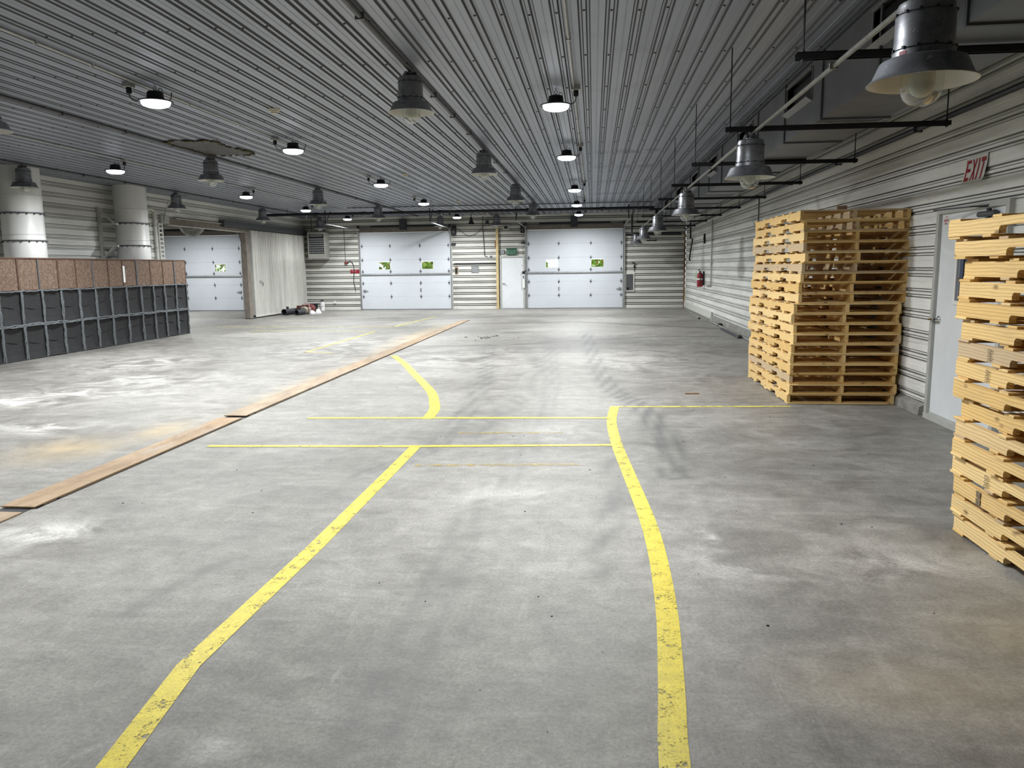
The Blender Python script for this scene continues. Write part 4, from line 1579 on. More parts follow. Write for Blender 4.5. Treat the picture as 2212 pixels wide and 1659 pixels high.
# ------------------------------------------------------------------ conduits along the rows
def conduit(name, label, pts, r, material, clamp_at=(), cat='conduit', group='conduits along the ceiling'):
    t_ = thing(name, label, cat, pts[0], group)
    mb = MB()
    mb.tube(pts, r, 8)
    mb.build('pipe', material, t_)
    for c_ in clamp_at:
        mb = MB()
        mb.obox(c_, (r * 1.6, 0, 0), (0, .012, 0), (0, 0, r * 1.2))
        mb.build('clamp', material, t_, smooth=0)
    return t_

zc_ = ZC - .025
conduit('conduit', 'dark conduit carrying the pendants right of centre', [(-1.93, YF, zc_), (-1.93, 30.9, zc_)], .024, M['conduit_dark'], [(-1.93, y, zc_) for y in (6.6, 9.6, 10.9, 12.3, 15.6, 17.3, 21.4, 23.2)])
conduit('conduit', 'dark conduit carrying the pendants of the middle row', [(-6.97, YF, zc_), (-6.97, 30.9, zc_)], .022, M['conduit_dark'], [(-6.97, y, zc_) for y in (9.9, 11.3, 12.6, 15.5, 16.5, 21, 22.7)])
conduit('conduit', 'dark conduit carrying the pendants by the left wall', [(-10.9, YF, zc_), (-10.9, 30.7, zc_)], .022, M['conduit_dark'], [(-10.9, y, zc_) for y in (16, 17.5, 21.6, 23)])
conduit('conduit', 'pale conduit feeding the LED lamps near the centre', [(-.235, YF, zc_), (-.235, 29.2, zc_)], .013, M['conduit'], [(-.235, y, zc_) for y in (7.5, 11.4, 12.6, 16.4, 18.1, 22)])
conduit('conduit', 'bright pale conduit feeding the LED lamps left of centre', [(-5.06, YF, zc_), (-5.03, 29.0, zc_)], .013, M['conduit'], [(-5.05, y, zc_) for y in (6.9, 7.7, 9.6, 11, 14.6, 16, 20)])
conduit('conduit', 'pale conduit feeding the leftmost LED lamps', [(-8.75, YF, zc_), (-8.75, 28.9, zc_)], .013, M['conduit'], [(-8.75, y, zc_) for y in (10.5, 12.2, 16.8, 18.2, 22)])
conduit('conduit', 'pale hanging conduit that carries the silver pendants', [(1.57, -2, ZR + .018), (1.56, 8.08, ZR + .018), (1.58, 19.7, ZR + .018), (1.62, 30.4, ZR + .018)], .016, M['conduit_mid'], [(1.56, y, ZR + .018) for y in (5.5, 8.13, 10.8, 13.5, 16.2, 21.6)])
conduit('cross_pipe', 'black sprinkler pipe crossing the hall below the ceiling near the back', [(-11.4, 26.5, 3.56), (2.0, 26.5, 3.56)], .05, M['black'], [(x, 26.5, 3.56) for x in (-9.6, -7.9, -5.2, -2.2, .3)], 'pipe', 'pipes near the back wall')
conduit('cross_pipe', 'thin dark pipe crossing close under the ceiling near the back', [(-8.2, 25.7, 3.69), (1.9, 25.7, 3.69)], .016, M['conduit_dark'], (), 'pipe', 'pipes near the back wall')
xp = [o for o in bpy.data.objects if o.name == 'cross_pipe'][0]
for x in (-10.6, -6.8, -3.2, .9):
    mb = MB()
    mb.tube([(x, 26.5, 3.60), (x, 26.5, ZC + .01)], .008, 6)
    mb.build('hanger_rod', M['dark'], xp)
for i, x in enumerate((-9.9, -7.85, -5.15, .35, 1.4)):
    s_ = thing('sprinkler_head', 'small sprinkler head hanging from the black cross pipe, %s from the left' % ('first', 'second', 'third', 'fourth', 'fifth')[i], 'sprinkler', (x, 26.5, 3.5), 'sprinkler heads')
    mb = MB()
    mb.tube([(x, 26.47, 3.535), (x, 26.42, 3.46)], .011, 6)
    mb.lathe([(.0, 3.46), (.026, 3.455), (.026, 3.447), (0, 3.44)], (x, 26.42, 0), 10)
    mb.build('head', M['white'], s_)

for i, (x, y) in enumerate(((-4.19, 10.2), (-4.19, 17.44), (-4.23, 24.6))):
    s_ = thing('smoke_detector', '%s round cream smoke detector on the ceiling' % ('nearest', 'middle', 'farthest')[i], 'smoke detector', (x, y, ZC), 'ceiling smoke detectors')
    mb = MB()
    mb.lathe([(.085, ZC), (.085, ZC - .012), (.068, ZC - .018)], (x, y, 0), 24)
    mb.build('base', M['smoke'], s_)
    mb = MB()
    mb.lathe([(.068, ZC - .018), (.066, ZC - .032), (.045, ZC - .036), (.042, ZC - .055), (0, ZC - .058)], (x, y, 0), 24)
    mb.build('cap', M['smoke'], s_)

# ------------------------------------------------------------------ supply duct on trapeze hangers
DX0, DX1, DZ0, DZT = 2.16, 2.77, 3.02, 3.63
du = thing('air_duct', 'long grey sheet metal air duct under the ceiling along the right wall', 'duct', (2.4, 15, DZ0))
joints = [-6.6, -4.9, -3.2, -1.5, .2, 1.9, 3.5, 5.0, 6.4, 7.92, 9.37, 10.85, 12.3, 13.75, 15.2, 16.65, 18.1, 19.55, 21, 22.45, 23.9, 25.35, 26.8, 28.2]
grl = [(5.55, 6.6), (8.3, 9.3), (11.2, 12.2), (14.3, 15.1), (16.8, 17.8), (19.65, 20.9), (23.3, 24.4), (26.9, 27.9)]
gz0, gz1 = 3.29, 3.57
for a, b in zip(joints, joints[1:]):
    mb = MB()
    e = .0
    mb.poly([(DX0, a, DZ0), (DX0, b, DZ0), (DX1, b, DZ0), (DX1, a, DZ0)])
    mb.poly([(DX0, a, DZT), (DX1, a, DZT), (DX1, b, DZT), (DX0, b, DZT)])
    mb.poly([(DX1, a, DZ0), (DX1, b, DZ0), (DX1, b, DZT), (DX1, a, DZT)])
    cut = [(max(a, g0), min(b, g1)) for g0, g1 in grl if g1 > a and g0 < b]
    y_ = a
    for g0, g1 in cut:
        mb.poly([(DX0, y_, DZ0), (DX0, y_, DZT), (DX0, g0, DZT), (DX0, g0, DZ0)])
        mb.poly([(DX0, g0, DZ0), (DX0, g0, gz0), (DX0, g1, gz0), (DX0, g1, DZ0)])
        mb.poly([(DX0, g0, gz1), (DX0, g0, DZT), (DX0, g1, DZT), (DX0, g1, gz1)])
        y_ = g1
    mb.poly([(DX0, y_, DZ0), (DX0, y_, DZT), (DX0, b, DZT), (DX0, b, DZ0)])
    mb.build('duct_section', M['duct'], du, smooth=0)
for a in joints:
    mb = MB()
    w_, tk = .018, .016
    mb.box(DX0 - tk, DX0, a - w_, a + w_, DZ0 - tk, DZT + tk)
    mb.box(DX1, DX1 + tk, a - w_, a + w_, DZ0 - tk, DZT + tk)
    mb.box(DX0, DX1, a - w_, a + w_, DZ0 - tk, DZ0)
    mb.build('duct_flange', M['darkgrey'], du, smooth=0)
for g0, g1 in grl:
    mb = MB()
    mb.box(DX0 + .06, DX0 + .07, g0, g1, gz0, gz1)
    gr = mb.build('grille', M['black'], du, smooth=0)
    mb = MB()
    mb.obox((DX0 - .025, (g0 + g1) / 2, gz0 - .005), (.03, 0, -.02), (0, (g1 - g0) / 2, 0), (.003, 0, .004))
    mb.box(DX0 - .008, DX0 + .002, g0 - .02, g0, gz0 - .02, gz1 + .02)
    mb.box(DX0 - .008, DX0 + .002, g1, g1 + .02, gz0 - .02, gz1 + .02)
    mb.box(DX0 - .02, DX0 + .002, g0, g1, gz1, gz1 + .02)
    mb.build('grille_lip', M['lip'], gr, smooth=0)
    mb = MB()
    mb.obox((DX1 + .07, (g0 + g1) / 2 - 1.0, DZ0 + .03), (.07, 0, .02), (0, .5, 0), (-.003, 0, .008))
    mb.build('deflector', M['galv'], du, smooth=0)
mb = MB()
mb.poly([(DX0, 28.2, DZ0), (DX0, 28.2, DZT), (DX1, 28.2, DZT), (DX1, 28.2, DZ0)])
mb.build('end_cap', M['duct'], du, smooth=0)

for i, y in enumerate([2.7, 5.42, 8.13, 10.8, 13.5, 16.2, 18.9, 21.6, 24.3, 27.0]):
    hg = thing('duct_hanger', 'black trapeze channel on two rods under the duct, %s from the near end' % ('first', 'second', 'third', 'fourth', 'fifth', 'sixth', 'seventh', 'eighth', 'ninth', 'tenth')[i], 'hanger', (2.4, y, 2.95), 'duct hangers')
    mb = MB()
    z0, z1 = 2.955, 3.0
    mb.box(1.30, 3.42, y - .025, y + .025, z1 - .004, z1)
    mb.box(1.30, 3.42, y - .025, y - .021, z0, z1)
    mb.box(1.30, 3.42, y + .021, y + .025, z0, z1)
    mb.build('channel', M['black'], hg, smooth=0)
    for x in (1.345, 3.385):
        mb = MB()
        mb.tube([(x, y, 2.94), (x, y, ZC + .01)], .0065, 6)
        mb.build('threaded_rod', M['dark'], hg)
        mb = MB()
        mb.lathe([(.014, z0 - .01), (.014, z0)], (x, y, 0), 6, cap=True)
        mb.lathe([(.014, z1), (.014, z1 + .01)], (x, y, 0), 6, cap=True)
        mb.build('nut', M['dark'], hg, smooth=0)

conduit('wall_pipe', 'dark pipe running along the top of the right wall', [(3.42, 2, 3.05), (3.42, 14, 3.05), (3.45, 30.5, 3.02)], .028, M['dark'], [(3.42, y, 3.05) for y in (8.9, 11.6, 14.3, 17)], 'pipe', 'pipes on the right wall')
conduit('wall_pipe', 'second dark pipe higher along the right wall', [(3.3, 2, 3.38), (3.3, 30.8, 3.38)], .04, M['black'], [(3.3, y, 3.38) for y in (9.5, 12.3, 15)], 'pipe', 'pipes on the right wall')
conduit('drop_pipe', 'black pipe dropping in front of the back wall right of the garage door', [(1.42, 26.553, 3.56), (1.42, 29.4, 3.56), (1.42, 29.5, 3.5), (1.42, 29.5, 2.88), (1.5, 29.5, 2.84), (3.2, 29.5, 2.84)], .03, M['black'], (), 'pipe', 'pipes near the back wall')
conduit('drop_pipe', 'lower black pipe across the corner right of the garage door', [(1.25, 31.0, 2.86), (3.4, 31.0, 2.86)], .04, M['black'], (), 'pipe', 'pipes near the back wall')

# ------------------------------------------------------------------ fittings on the back wall
t_ = thing('yellow_post', 'tall pale yellow post left of the narrow back door', 'post', (-3.83, YB, 0))
mb = MB()
mb.cbox(-3.89, -3.79, YB - .14, YB - .03, 0, ZC - .01, .006)
mb.build('post_shaft', M['postyellow'], t_, smooth=0)
mb = MB()
for k in range(30):
    mb.box(-3.79, -3.775, YB - .12, YB - .06, .12 + k * .065, .155 + k * .065)
mb.build('perforated_edge', M['dark'], t_, smooth=0)
mb = MB()
mb.box(-3.93, -3.89, YB - .13, YB - .05, 2.45, 2.72)
mb.build('bracket', M['rust'], t_, smooth=0)
mb = MB()
mb.obox((-4.0, YB - .9, 3.68), (.02, .85, 0), (.02, 0, 0), (0, 0, .02))
mb.build('top_bracket', M['beam_pale'], t_, smooth=0)

hb = thing('unit_heater', 'pale louvred unit heater hanging on the wall near the sliding door', 'heater', (-11.15, YB, 2.1))
hx0, hx1, hz0, hz1, hy = -11.53, -10.80, 2.10, 3.16, YB - .55
mb = MB()
fr_ = .05
mb.box(hx0, hx1, hy + .03, YB - .05, hz0, hz1)
mb.box(hx0, hx0 + fr_, hy, hy + .03, hz0, hz1)
mb.box(hx1 - fr_, hx1, hy, hy + .03, hz0, hz1)
mb.box(hx0 + fr_, hx1 - fr_, hy, hy + .03, hz1 - .07, hz1)
mb.box(hx0 + fr_, hx1 - fr_, hy, hy + .03, hz0, hz0 + .2)
cab = mb.build('cabinet', M['heater'], hb, smooth=0)
mb = MB()
mb.box(hx0 + fr_, hx1 - fr_, hy + .022, hy + .028, hz0 + .2, hz1 - .07)
mb.build('core', M['black'], hb, smooth=0)
mb = MB()
mb.box(hx0 + fr_ + .04, hx1 - fr_ - .05, hy + .005, hy + .02, hz1 - .18, hz1 - .08)
mb.build('reflector', M['chrome'], hb, smooth=0)
for i in range(7):
    z = hz0 + .235 + i * .088
    mb = MB()
    mb.obox(((hx0 + hx1) / 2, hy + .004, z + .035), ((hx1 - hx0) / 2 - fr_, 0, 0), (0, .02, .008), (0, -.004, .014))
    for k in range(8):
        x = hx0 + fr_ + .05 + k * .072
        mb.box(x, x + .012, hy, hy + .02, z - .02, z + .03)
    mb.build('louvre', M['galv'], hb, smooth=0)
mb = MB()
mb.box(hx1 - .17, hx1 - .03, hy - .002, hy, hz0 + .10, hz0 + .125)
mb.build('badge', M['chrome'], cab, smooth=0)
mb = MB()
for x in (hx0 + .1, hx1 - .1):
    mb.tube([(x, hy + .25, hz1), (x, hy + .25, ZC)], .012, 6)
mb.build('hanging_rods', M['dark'], hb)

fx = thing('hose_valve', 'small red valve with a drooping black hose above the red sign', 'valve', (-10.1, YB, 1.9))
mb = MB()
mb.cbox(-10.18, -10.06, YB - .10, YB - .01, 1.88, 1.99, .01)
mb.build('valve_body', M['copper'], fx, smooth=0)
mb = MB()
mb.tube(smooth_path([(-10.06, YB - .07, 1.92), (-9.98, YB - .07, 1.985), (-9.9, YB - .07, 1.98), (-9.82, YB - .07, 1.85), (-9.80, YB - .06, 1.6), (-9.83, YB - .06, 1.2), (-9.79, YB - .06, .95), (-9.77, YB - .06, .80)], 5) and [(p_[0], YB - .06, p_[1]) for p_ in smooth_path([(-10.06, 1.92), (-9.98, 1.985), (-9.9, 1.98), (-9.82, 1.85), (-9.80, 1.6), (-9.83, 1.2), (-9.79, .95), (-9.77, .80)], 5)], .014, 7)
mb.build('hose', M['cable'], fx)
mb = MB()
mb.tube([(-10.15, YB - .04, 1.99), (-10.16, YB - .04, 3.3)], .01, 6)
mb.build('feed_pipe', M['dark'], fx)

def wall_box(name, label, cat, x0, x1, z0, z1, dep, material, group=None, extra=None):
    t_ = thing(name, label, cat, ((x0 + x1) / 2, YB, z0), group)
    mb = MB()
    mb.cbox(x0, x1, YB - dep, YB - .004, z0, z1, min(.012, (x1 - x0) * .1))
    b_ = mb.build('case', material, t_, smooth=0)
    if extra:
        mb = MB()
        extra(mb, YB - dep)
        mb.build('front_detail', M['black'] if material is not M['black'] else M['darkgrey'], b_, smooth=0)
    return t_

wall_box('door_opener', 'black garage door operator box right of the middle garage door', 'door opener', -5.67, -5.50, 2.98, 3.36, .22, M['black'], 'garage door operators', lambda m_, y: m_.box(-5.63, -5.54, y - .003, y - .001, 3.05, 3.15))
wall_box('door_opener', 'black garage door operator box left of the right garage door', 'door opener', -2.89, -2.72, 3.01, 3.35, .22, M['black'], 'garage door operators', lambda m_, y: m_.box(-2.85, -2.76, y - .003, y - .001, 3.07, 3.17))
wall_box('track_bracket', 'small black bracket on the jamb under the left operator box', 'bracket', -5.70, -5.54, 2.575, 2.67, .12, M['black'], 'black jamb brackets', lambda m_, y: m_.box(-5.66, -5.58, y - .003, y - .001, 2.6, 2.64))
wall_box('track_bracket', 'small black bracket on the jamb under the right operator box', 'bracket', -2.87, -2.70, 2.59, 2.68, .12, M['black'], 'black jamb brackets', lambda m_, y: m_.box(-2.83, -2.75, y - .003, y - .001, 2.62, 2.65))
wall_box('control_box', 'wooden plate with a black push button station by the middle garage door', 'switch', -5.60, -5.46, 1.42, 1.72, .03, M['wood'], None, lambda m_, y: m_.box(-5.57, -5.49, y - .06, y - .001, 1.48, 1.66))
wall_box('blank_plate', 'small grey metal plate on the wall left of the yellow post', 'panel', -4.92, -4.62, 1.46, 1.72, .02, M['galv'], None, lambda m_, y: m_.box(-4.9, -4.895, y - .003, y - .001, 1.48, 1.70))
wall_box('utility_box', 'pale grey box high on the wall above the green exit sign', 'box', -3.61, -3.35, 3.14, 3.34, .12, M['frame'], None, lambda m_, y: m_.box(-3.55, -3.41, y - .003, y - .001, 3.19, 3.29))
wall_box('junction_plate', 'clear grey cover plate left of the green exit sign', 'plate', -3.78, -3.56, 2.19, 2.37, .05, M['galv'], None, lambda m_, y: m_.box(-3.75, -3.72, y - .003, y - .001, 2.22, 2.34))
wall_box('outlet_plate', 'tiny grey plate on the wall at the foot of the thin conduit', 'outlet', -4.16, -4.06, 2.03, 2.14, .03, M['galv'], None, lambda m_, y: m_.box(-4.13, -4.09, y - .003, y - .001, 2.06, 2.11))
wb = thing('intercom', 'white wall phone unit with a black top on the right door jamb', 'phone', (-2.78, YB, .83))
mb = MB()
mb.cbox(-2.83, -2.74, YB - .13, YB - .075, .83, 1.38, .008)
mb.build('case', M['white'], wb, smooth=0)
mb = MB()
mb.box(-2.81, -2.765, YB - .133, YB - .13, 1.2, 1.33)
mb.build('display', M['darkgrey'], wb, smooth=0)
mb = MB()
mb.cbox(-2.84, -2.74, YB - .14, YB - .075, 1.39, 1.50, .01)
mb.obox((-2.72, YB - .12, 1.5), (.03, 0, .02), (0, .02, 0), (-.012, 0, .018))
mb.build('handset', M['black'], wb, smooth=0)

rk = thing('tool_rail', 'long black hook rail across the wall between the garage door and the post', 'rail', (-4.77, YB, 1.82))
mb = MB()
mb.box(-5.63, -3.91, YB - .03, YB - .004, 1.805, 1.855)
mb.build('rail', M['black'], rk, smooth=0)
for k in range(14):
    mb = MB()
    x = -5.55 + k * .122
    mb.tube([(x, YB - .03, 1.82), (x, YB - .055, 1.815), (x, YB - .06, 1.835)], .005, 5)
    mb.build('hook', M['galv'], rk)

conduit('wall_conduit', 'thin dark conduit down the wall between the garage door and the post', [(-4.42, YB - .05, 3.7), (-4.41, YB - .04, 3.0), (-4.36, YB - .04, 2.12), (-4.25, YB - .04, 2.1)], .012, M['dark'], (), 'conduit', None)
t_ = thing('loose_cable', 'black cable drooping across the wall above the hook rail', 'cable', (-4.8, YB, 2.9))
mb = MB()
mb.tube([(p_[0], YB - .06, p_[1]) for p_ in smooth_path([(-5.46, 3.24), (-5.25, 3.08), (-5.02, 2.94), (-4.78, 2.98), (-4.57, 3.11), (-4.4, 3.3), (-4.24, 3.47)], 5)], .009, 6)
mb.build('cable', M['cable'], t_)
mb = MB()
mb.tube([(p_[0], YB - .16, p_[1]) for p_ in smooth_path([(-4.24, 3.47), (-4.1, 3.33), (-3.89, 3.25), (-3.7, 3.27), (-3.59, 3.31)], 5)], .009, 6)
mb.build('cable', M['cable'], t_)
mb = MB()
mb.box(-4.30, -4.18, YB - .10, YB - .004, 3.38, 3.52)
mb.build('socket', M['dark'], t_, smooth=0)
t_ = thing('horn_loudspeaker', 'black horn loudspeaker hanging under the ceiling left of the yellow post', 'loudspeaker', (-4.72, 30.2, 3.5))
mb = MB()
mb.lathe([(.14, 3.33), (.07, 3.45), (.05, 3.56), (.05, 3.60)], (-4.72, 30.2, 0), 16)
mb.build('horn', M['black'], t_)
mb = MB()
mb.tube([(-4.72, 30.2, 3.6), (-4.72, 30.2, ZC)], .015, 6)
mb.build('stem', M['dark'], t_)

hw = thing('wall_hatch', 'small grey hatch in a pale frame right of the right garage door', 'hatch', (1.44, YB, .66))
mb = MB()
for q in ((1.26, 1.30, .66, 1.37), (1.58, 1.62, .66, 1.37), (1.30, 1.58, .66, .70), (1.30, 1.58, 1.33, 1.37)):
    mb.box(q[0], q[1], YB - .04, YB - .003, q[2], q[3])
mb.build('hatch_frame', M['signwhite'], hw, smooth=0)
mb = MB()
mb.box(1.30, 1.58, YB - .012, YB - .006, .70, 1.33)
for k in range(4):
    mb.box(1.36 + k * .055, 1.37 + k * .055, YB - .018, YB - .012, .70, 1.33)
mb.build('hatch_panel', M['conduit_dark'], hw, smooth=0)
mb = MB()
mb.cbox(1.30, 1.40, YB - .05, YB - .018, .70, .82, .006)
mb.build('hatch_latch', M['black'], hw, smooth=0)
tp = thing('wall_tap', 'small black tap fitting on the wall above the hatch', 'tap', (1.62, YB, 1.5))
mb = MB()
mb.tube([(1.62, YB - .03, 1.45), (1.62, YB - .03, 1.78)], .014, 6)
mb.tube([(1.52, YB - .03, 1.80), (1.70, YB - .03, 1.72)], .014, 6)
mb.lathe([(.03, 1.60), (.04, 1.64), (.03, 1.68)], (1.62, YB - .03, 0), 10, cap=True)
mb.build('tap_body', M['black'], tp)
mb = MB()
rr = random.Random(4)
for k in range(9):
    x = 2.08 + k * .046
    mb.box(x, x + .034, YB - .006, YB - .003, 2.62 + rr.uniform(-.015, .0), 2.665 + rr.uniform(0, .02))
o = mb.build('wall_marking', M['black'], smooth=0)
tag(o, 'row of small black hand marks high on the wall in the back right corner', 'marking')
mb = MB()
mb.lathe([(.0, YB - .07), (.05, YB - .065), (.06, YB - .03), (.06, YB - .005)], (-10.68, 0, .31), 14, axis='y')
o = mb.build('wall_vent', M['white'], smooth=40)
tag(o, 'small round white cap low on the wall right of the bucket', 'vent')

# ------------------------------------------------------------------ fittings on the right wall
fe = thing('fire_extinguisher', 'red fire extinguisher with a green tag on the right wall', 'fire extinguisher', (XR - .13, 25.9, .95))
ex, ey = XR - .14, 25.9
mb = MB()
mb.lathe([(0, .95), (.085, .955), (.095, .98), (.095, 1.32), (.08, 1.37), (.04, 1.41), (.03, 1.44)], (ex, ey, 0), 24)
mb.build('cylinder', M['red'], fe, smooth=40)
mb = MB()
mb.lathe([(.097, 1.18), (.097, 1.23)], (ex, ey, 0), 24)
mb.build('label_band', M['white'], fe, smooth=40)
mb = MB()
mb.lathe([(.03, 1.435), (.03, 1.47), (.0, 1.475)], (ex, ey, 0), 12)
mb.obox((ex - .03, ey + .04, 1.50), (.03, .06, .025), (.012, -.006, 0), (0, -.004, .008))
mb.build('valve', M['black'], fe, smooth=40)
mb = MB()
mb.tube([(ex, ey - .03, 1.46), (ex, ey - .14, 1.42), (ex, ey - .15, 1.2), (ex, ey - .13, 1.02)], .014, 7)
mb.build('hose', M['cable'], fe)
mb = MB()
mb.obox((ex - .12, ey + .06, 1.34), (.003, 0, .0), (0, .05, .02), (0, -.02, .12))
mb.build('tag', M['green'], fe, smooth=0)
mb = MB()
mb.box(ex + .09, XR - .003, ey - .05, ey + .05, 1.0, 1.45)
mb.build('wall_bracket', M['dark'], fe, smooth=0)

conduit('wall_conduit', 'grey vertical conduit down the right wall by the fire extinguisher', [(XR - .04, 24.2, 3.0), (XR - .04, 24.2, 1.1), (XR - .04, 24.28, 1.02), (XR - .04, 25.2, 1.0)], .022, M['conduit'], [(XR - .03, 24.2, z) for z in (2.4, 1.7)], 'conduit', None)
conduit('wall_conduit', 'thin vertical conduit down the right wall above the pallet stack', [(XR - .03, 17.6, 3.1), (XR - .03, 17.6, 1.6)], .014, M['conduit_dark'], (), 'conduit', None)
conduit('bent_pipe', 'crooked black pipe hanging on the right wall near the far corner', [(XR - .08, 29.2, 3.2), (XR - .08, 29.1, 2.62), (XR - .08, 28.5, 2.58), (XR - .08, 29.0, 2.2), (XR - .08, 29.35, 1.86), (XR - .08, 29.15, 1.84)], .028, M['black'], (), 'pipe', None)
bk = thing('wall_hook', 'black hook fitting high on the right wall left of the conduit', 'hook', (XR, 25.87, 2.33))
mb = MB()
mb.prism([(25.82, 2.34), (25.90, 2.40), (25.84, 2.45), (25.95, 2.50), (25.87, 2.58), (25.9, 2.66), (25.82, 2.56), (25.86, 2.49), (25.78, 2.44)], 'yz', XR - .06, XR - .003)
mb.build('hook_plate', M['black'], bk, smooth=0)

# debris along the foot of the right wall
conduit('floor_pipe', 'long pale pipe lying on the floor along the right wall', [(3.40, 13.0, .022), (3.38, 18.5, .022), (3.42, 23.2, .022)], .02, M['conduit'], (), 'pipe', 'pipes lying by the right wall')
conduit('floor_pipe', 'short grey pipe on the floor in the far right corner', [(3.28, 24.6, .016), (3.44, 29.5, .016)], .015, M['conduit'], (), 'pipe', 'pipes lying by the right wall')
mb = MB()
mb.cbox(3.27, 3.34, 18.0, 20.4, .001, .05, .01)
o = mb.build('timber_offcut', M['dark'], smooth=0)
tag(o, 'dark timber strip on the floor beside the long pale pipe', 'timber')
for i, (x, y, s_) in enumerate(((3.44, 21.5, .07), (3.30, 17.9, .06), (3.27, 24.45, .04))):
    mb = MB()
    rr = random.Random(i)
    mb.lathe([(s_ * .6, .001), (s_ * 1.1, s_ * .3), (s_ * .9, s_ * .9), (s_ * .3, s_ * 1.2), (0, s_ * 1.22)], (x, y, 0), 9)
    o = mb.build('debris_lump', M['black'], smooth=60)
    tag(o, ('dark lump against the right wall farther along the pale pipe', 'dark lump at the near end of the timber strip', 'small dark lump at the tip of the short grey pipe')[i], 'debris')
mb = MB()
mb.obox((1.28, 10.06, .006), (.09, .003, 0), (-.001, .02, 0), (0, 0, .005))
o = mb.build('metal_strip', M['rust'], smooth=0)
tag(o, 'thin rusty metal strip lying on the open floor left of the far pallet stack', 'strip')

mb = MB()
rr = random.Random(9)
for k in range(26):
    x, y = -2.55 + rr.gauss(0, .22), 18.35 + rr.gauss(0, .35)
    s_ = rr.uniform(.01, .035)
    mb.obox((x, y, s_ * .4), (s_, s_ * .3, 0), (-s_ * .3, s_ * .8, 0), (0, 0, s_ * .35))
o = mb.build('floor_debris', M['curb'], smooth=0)
tag(o, 'scatter of pale crumbled concrete on the floor beyond the plates', 'debris', kind='stuff')
mb = MB()
for k in range(90):
    x, y = rr.uniform(-4, 3.2), rr.uniform(1.9, 11)
    s_ = rr.uniform(.002, .0055)
    mb.obox((x, y, s_ * .4), (s_, s_ * .4, 0), (-s_ * .3, s_ * .7, 0), (0, 0, s_ * .4))
o = mb.build('floor_grit', M['black'], smooth=0)
tag(o, 'scattered dark grit specks on the concrete floor', 'grit', kind='stuff')

# ------------------------------------------------------------------ clutter by the sliding door
def pipe_piece(label, p0, p1, r, material, inner):
    t_ = thing('pipe_length', label, 'pipe', p0, 'black pipe lengths by the sliding door')
    a, b = Vector(p0), Vector(p1)
    d_ = (b - a).normalized()
    u = d_.cross(Vector((0, 0, 1))).normalized()
    w_ = u.cross(d_).normalized()
    mb = MB()
    n = 24
    rings = [(a, r), (b, r), (b, r - .015), (a, r - .015)]
    base = len(mb.v)
    for c_, rad in rings:
        for k in range(n):
            an = 2 * math.pi * k / n
            mb.v.append(tuple(c_ + rad * (math.cos(an) * u + math.sin(an) * w_)))
    for i in range(4):
        j = (i + 1) % 4
        for k in range(n):
            k2 = (k + 1) % n
            mb.f.append((base + i * n + k, base + j * n + k, base + j * n + k2, base + i * n + k2))
            mb.m.append(0)
    mb.build('pipe_wall', material, t_)
    mb = MB()
    c_ = a + d_ * .25
    mb.obox(c_ + w_ * (r + .04), d_ * .03, u * .035, w_ * .04)
    mb.build('lug', material, t_, smooth=0)
    return t_

pipe_piece('black pipe length lying closest to the sliding door', (-11.45, 27.75, .115), (-11.2, 29.0, .115), .113, M['dark'], None)
pipe_piece('shorter black pipe length with a flared mouth beside the red machine', (-10.93, 27.65, .10), (-10.86, 28.15, .10), .098, M['dark'], None)
mc = thing('red_machine', 'dusty red motor drum lying on its side with loose cords', 'machine', (-10.8, 28.6, 0))
mb = MB()
mb.lathe([(.0, 28.2), (.10, 28.2), (.15, 28.26), (.15, 28.62), (.10, 28.66)], (-10.86, 0, .152), 20, axis='y')
mb.build('motor_case', M['tan'], mc)
mb = MB()
mb.lathe([(.10, 28.64), (.17, 28.66), (.17, 28.74), (.15, 28.75), (.15, 28.80), (.17, 28.81), (.17, 28.92), (.0, 28.93)], (-10.82, 0, .172), 20, axis='y')
mb.build('drum', M['copper'], mc)
mb = MB()
mb.box(-10.98, -10.74, 28.3, 28.9, .31, .345)
mb.box(-11.2, -11.08, 28.38, 28.52, .20, .32)
mb.box(-11.1, -10.9, 28.42, 28.48, .27, .30)
mb.build('carry_frame', M['copper'], mc, smooth=0)
for k in range(4):
    mb = MB()
    ph = k * .8
    pts = smooth_path([(-11.0 + .09 * k, 28.4), (-10.85 + .05 * k, 28.45), (-10.7, 28.42 - .03 * k), (-10.67, 28.25 + .04 * k)], 5)
    zz = [(.36 + .05 * math.sin(ph)) * (1 - (i / (len(pts) - 1)) ** 2) + .012 for i in range(len(pts))]
    mb.tube([(p_[0], p_[1], z) for p_, z in zip(pts, zz)], .011, 6)
    mb.build('cord', M['pink'] if k % 2 else M['tan'], mc)
for i, (x, y) in enumerate(((-10.54, 28.20), (-10.38, 28.42))):
    mb = MB()
    rr = random.Random(30 + i)
    n = 14
    prof = [(.10, .001), (.11, .03), (.085, .09), (.05, .14 + .04 * i), (.0, .155 + .04 * i)]
    base = len(mb.v)
    for r_, h_ in prof:
        for k in range(n):
            a = 2 * math.pi * k / n
            q_ = r_ * (1 + .22 * math.sin(3 * a + i) + rr.uniform(-.08, .08))
            mb.v.append((x + q_ * math.cos(a), y + q_ * math.sin(a), h_))
    for a_ in range(len(prof) - 1):
        for k in range(n):
            k2 = (k + 1) % n
            mb.f.append((base + a_ * n + k, base + a_ * n + k2, base + (a_ + 1) * n + k2, base + (a_ + 1) * n + k))
            mb.m.append(0)
    o = mb.build('white_rag', M['rag'], smooth=60)
    tag(o, ('crumpled white rag touching the red machine cords', 'crumpled white rag farther right of the red machine')[i], 'rag')
st_ = thing('black_stool', 'black drum stool standing between the red machine and the bucket', 'stool', (-11.28, 30.5, 0))
mb = MB()
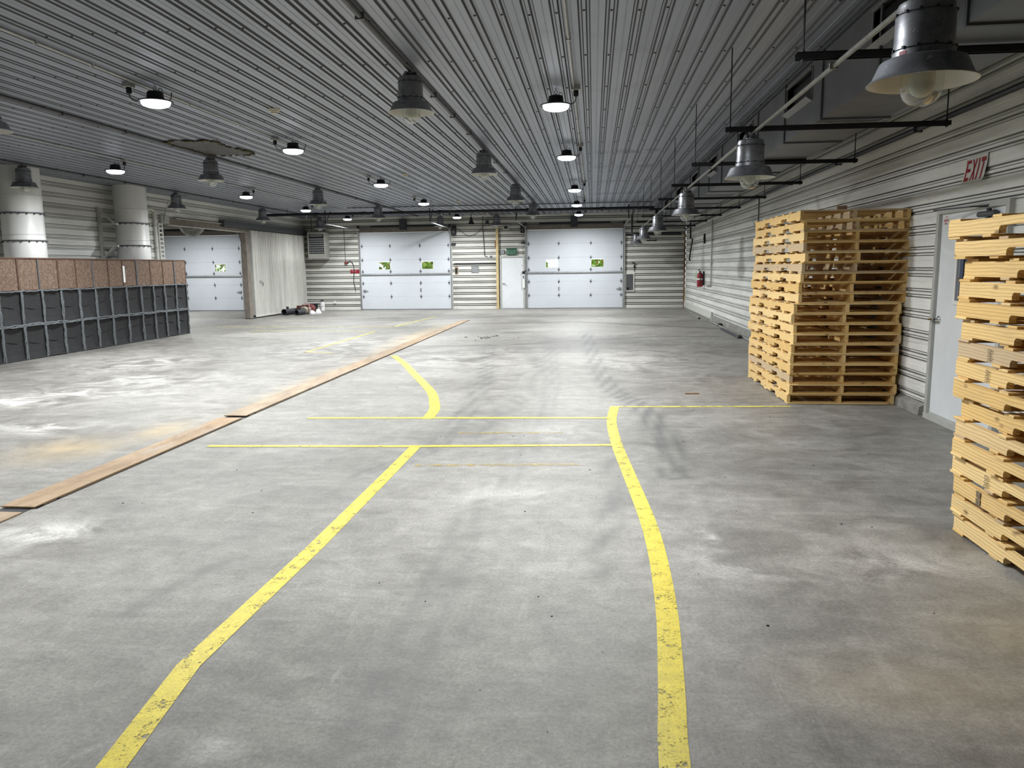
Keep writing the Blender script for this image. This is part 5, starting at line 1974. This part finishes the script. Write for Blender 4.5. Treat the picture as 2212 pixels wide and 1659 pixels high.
mb.lathe([(.13, 0), (.13, .27), (.0, .275)], (-11.28, 30.5, 0), 20)
mb.build('drum', M['black'], st_)
mb = MB()
mb.lathe([(.0, .272), (.19, .272), (.2, .285), (.2, .305), (.0, .31)], (-11.28, 30.5, 0), 24)
mb.build('seat', M['dark'], st_)
bu = thing('white_bucket', 'tall white bucket with a black knob on top against the back wall', 'bucket', (-11.04, 30.75, 0))
mb = MB()
mb.lathe([(.0, .001), (.095, .001), (.105, .34), (.11, .345), (.11, .36), (.09, .365), (.0, .366)], (-11.04, 30.75, 0), 22)
mb.build('pail', M['white'], bu)
mb = MB()
mb.tube([(-11.04 + .108 * math.cos(a), 30.75 - .108, .27 - .1 * math.sin(a)) for a in [i * math.pi / 10 for i in range(11)]], .004, 5)
mb.build('wire_handle', M['galv'], bu)
mb = MB()
mb.lathe([(.07, .366), (.075, .39), (.06, .42), (.03, .435), (.0, .437)], (-11.04, 30.75, 0), 16)
mb.build('lid_knob', M['black'], bu)

# ------------------------------------------------------------------ outside, seen through the door windows
mb = MB()
mb.poly([(-26, YB + .25, -.05), (12, YB + .25, -.05), (12, YB + 30, -.05), (-26, YB + 30, -.05)])
o = mb.build('ground_outside', M['grass'], smooth=0)
tag(o, 'bright grass outside the garage door windows', 'ground', kind='structure')
for i, (x, y, r_, lab) in enumerate(((-17.2, 35.5, 1.5, 'pale green shrub outside the left bay door'), (-9.6, 35.2, 1.5, 'reddish shrub outside the left window of the middle garage door'), (-7.1, 38.6, 1.6, 'green shrub outside the right window of the middle garage door'), (-2.75, 35.6, .8, 'sparse shrub outside the left window of the right garage door'), (.5, 38.5, 1.7, 'lime shrub outside the right window of the right garage door'))):
    t_ = thing('shrub', lab, 'shrub', (x, y, 0), 'shrubs outside')
    mb = MB()
    rr = random.Random(50 + i)
    for k in range(int(700 * r_ * r_)):
        th, ph = rr.uniform(0, 2 * math.pi), math.acos(rr.uniform(-1, 1))
        q_ = r_ * rr.uniform(.55, 1) ** .5
        c_ = Vector((x + q_ * math.sin(ph) * math.cos(th), y + q_ * math.sin(ph) * math.sin(th), 1.35 + .95 * q_ * math.cos(ph)))
        if c_.z < .1:
            continue
        a_ = Vector((rr.uniform(-1, 1), rr.uniform(-1, 1), rr.uniform(-1, 1))).normalized() * rr.uniform(.09, .17)
        b_ = a_.cross(Vector((rr.uniform(-1, 1), rr.uniform(-1, 1), rr.uniform(-1, 1)))).normalized() * rr.uniform(.06, .11)
        mb.poly([c_ - a_, c_ + b_, c_ + a_, c_ - b_])
    mb.build('foliage', M['leaf'], t_, smooth=0)
    mb = MB()
    mb.tube([(x, y, -.05), (x + .05, y, .7), (x, y + .05, 1.5)], [.07, .05, .02], 7)
    mb.build('stem', M['beam'], t_)

# drop the private bookkeeping properties
for o in bpy.data.objects:
    for k_ in ('_at', '_empty'):
        if k_ in o.keys():
            del o[k_]
for o in (ST_ME, *board_me.values()):
    bpy.data.objects.remove(o)
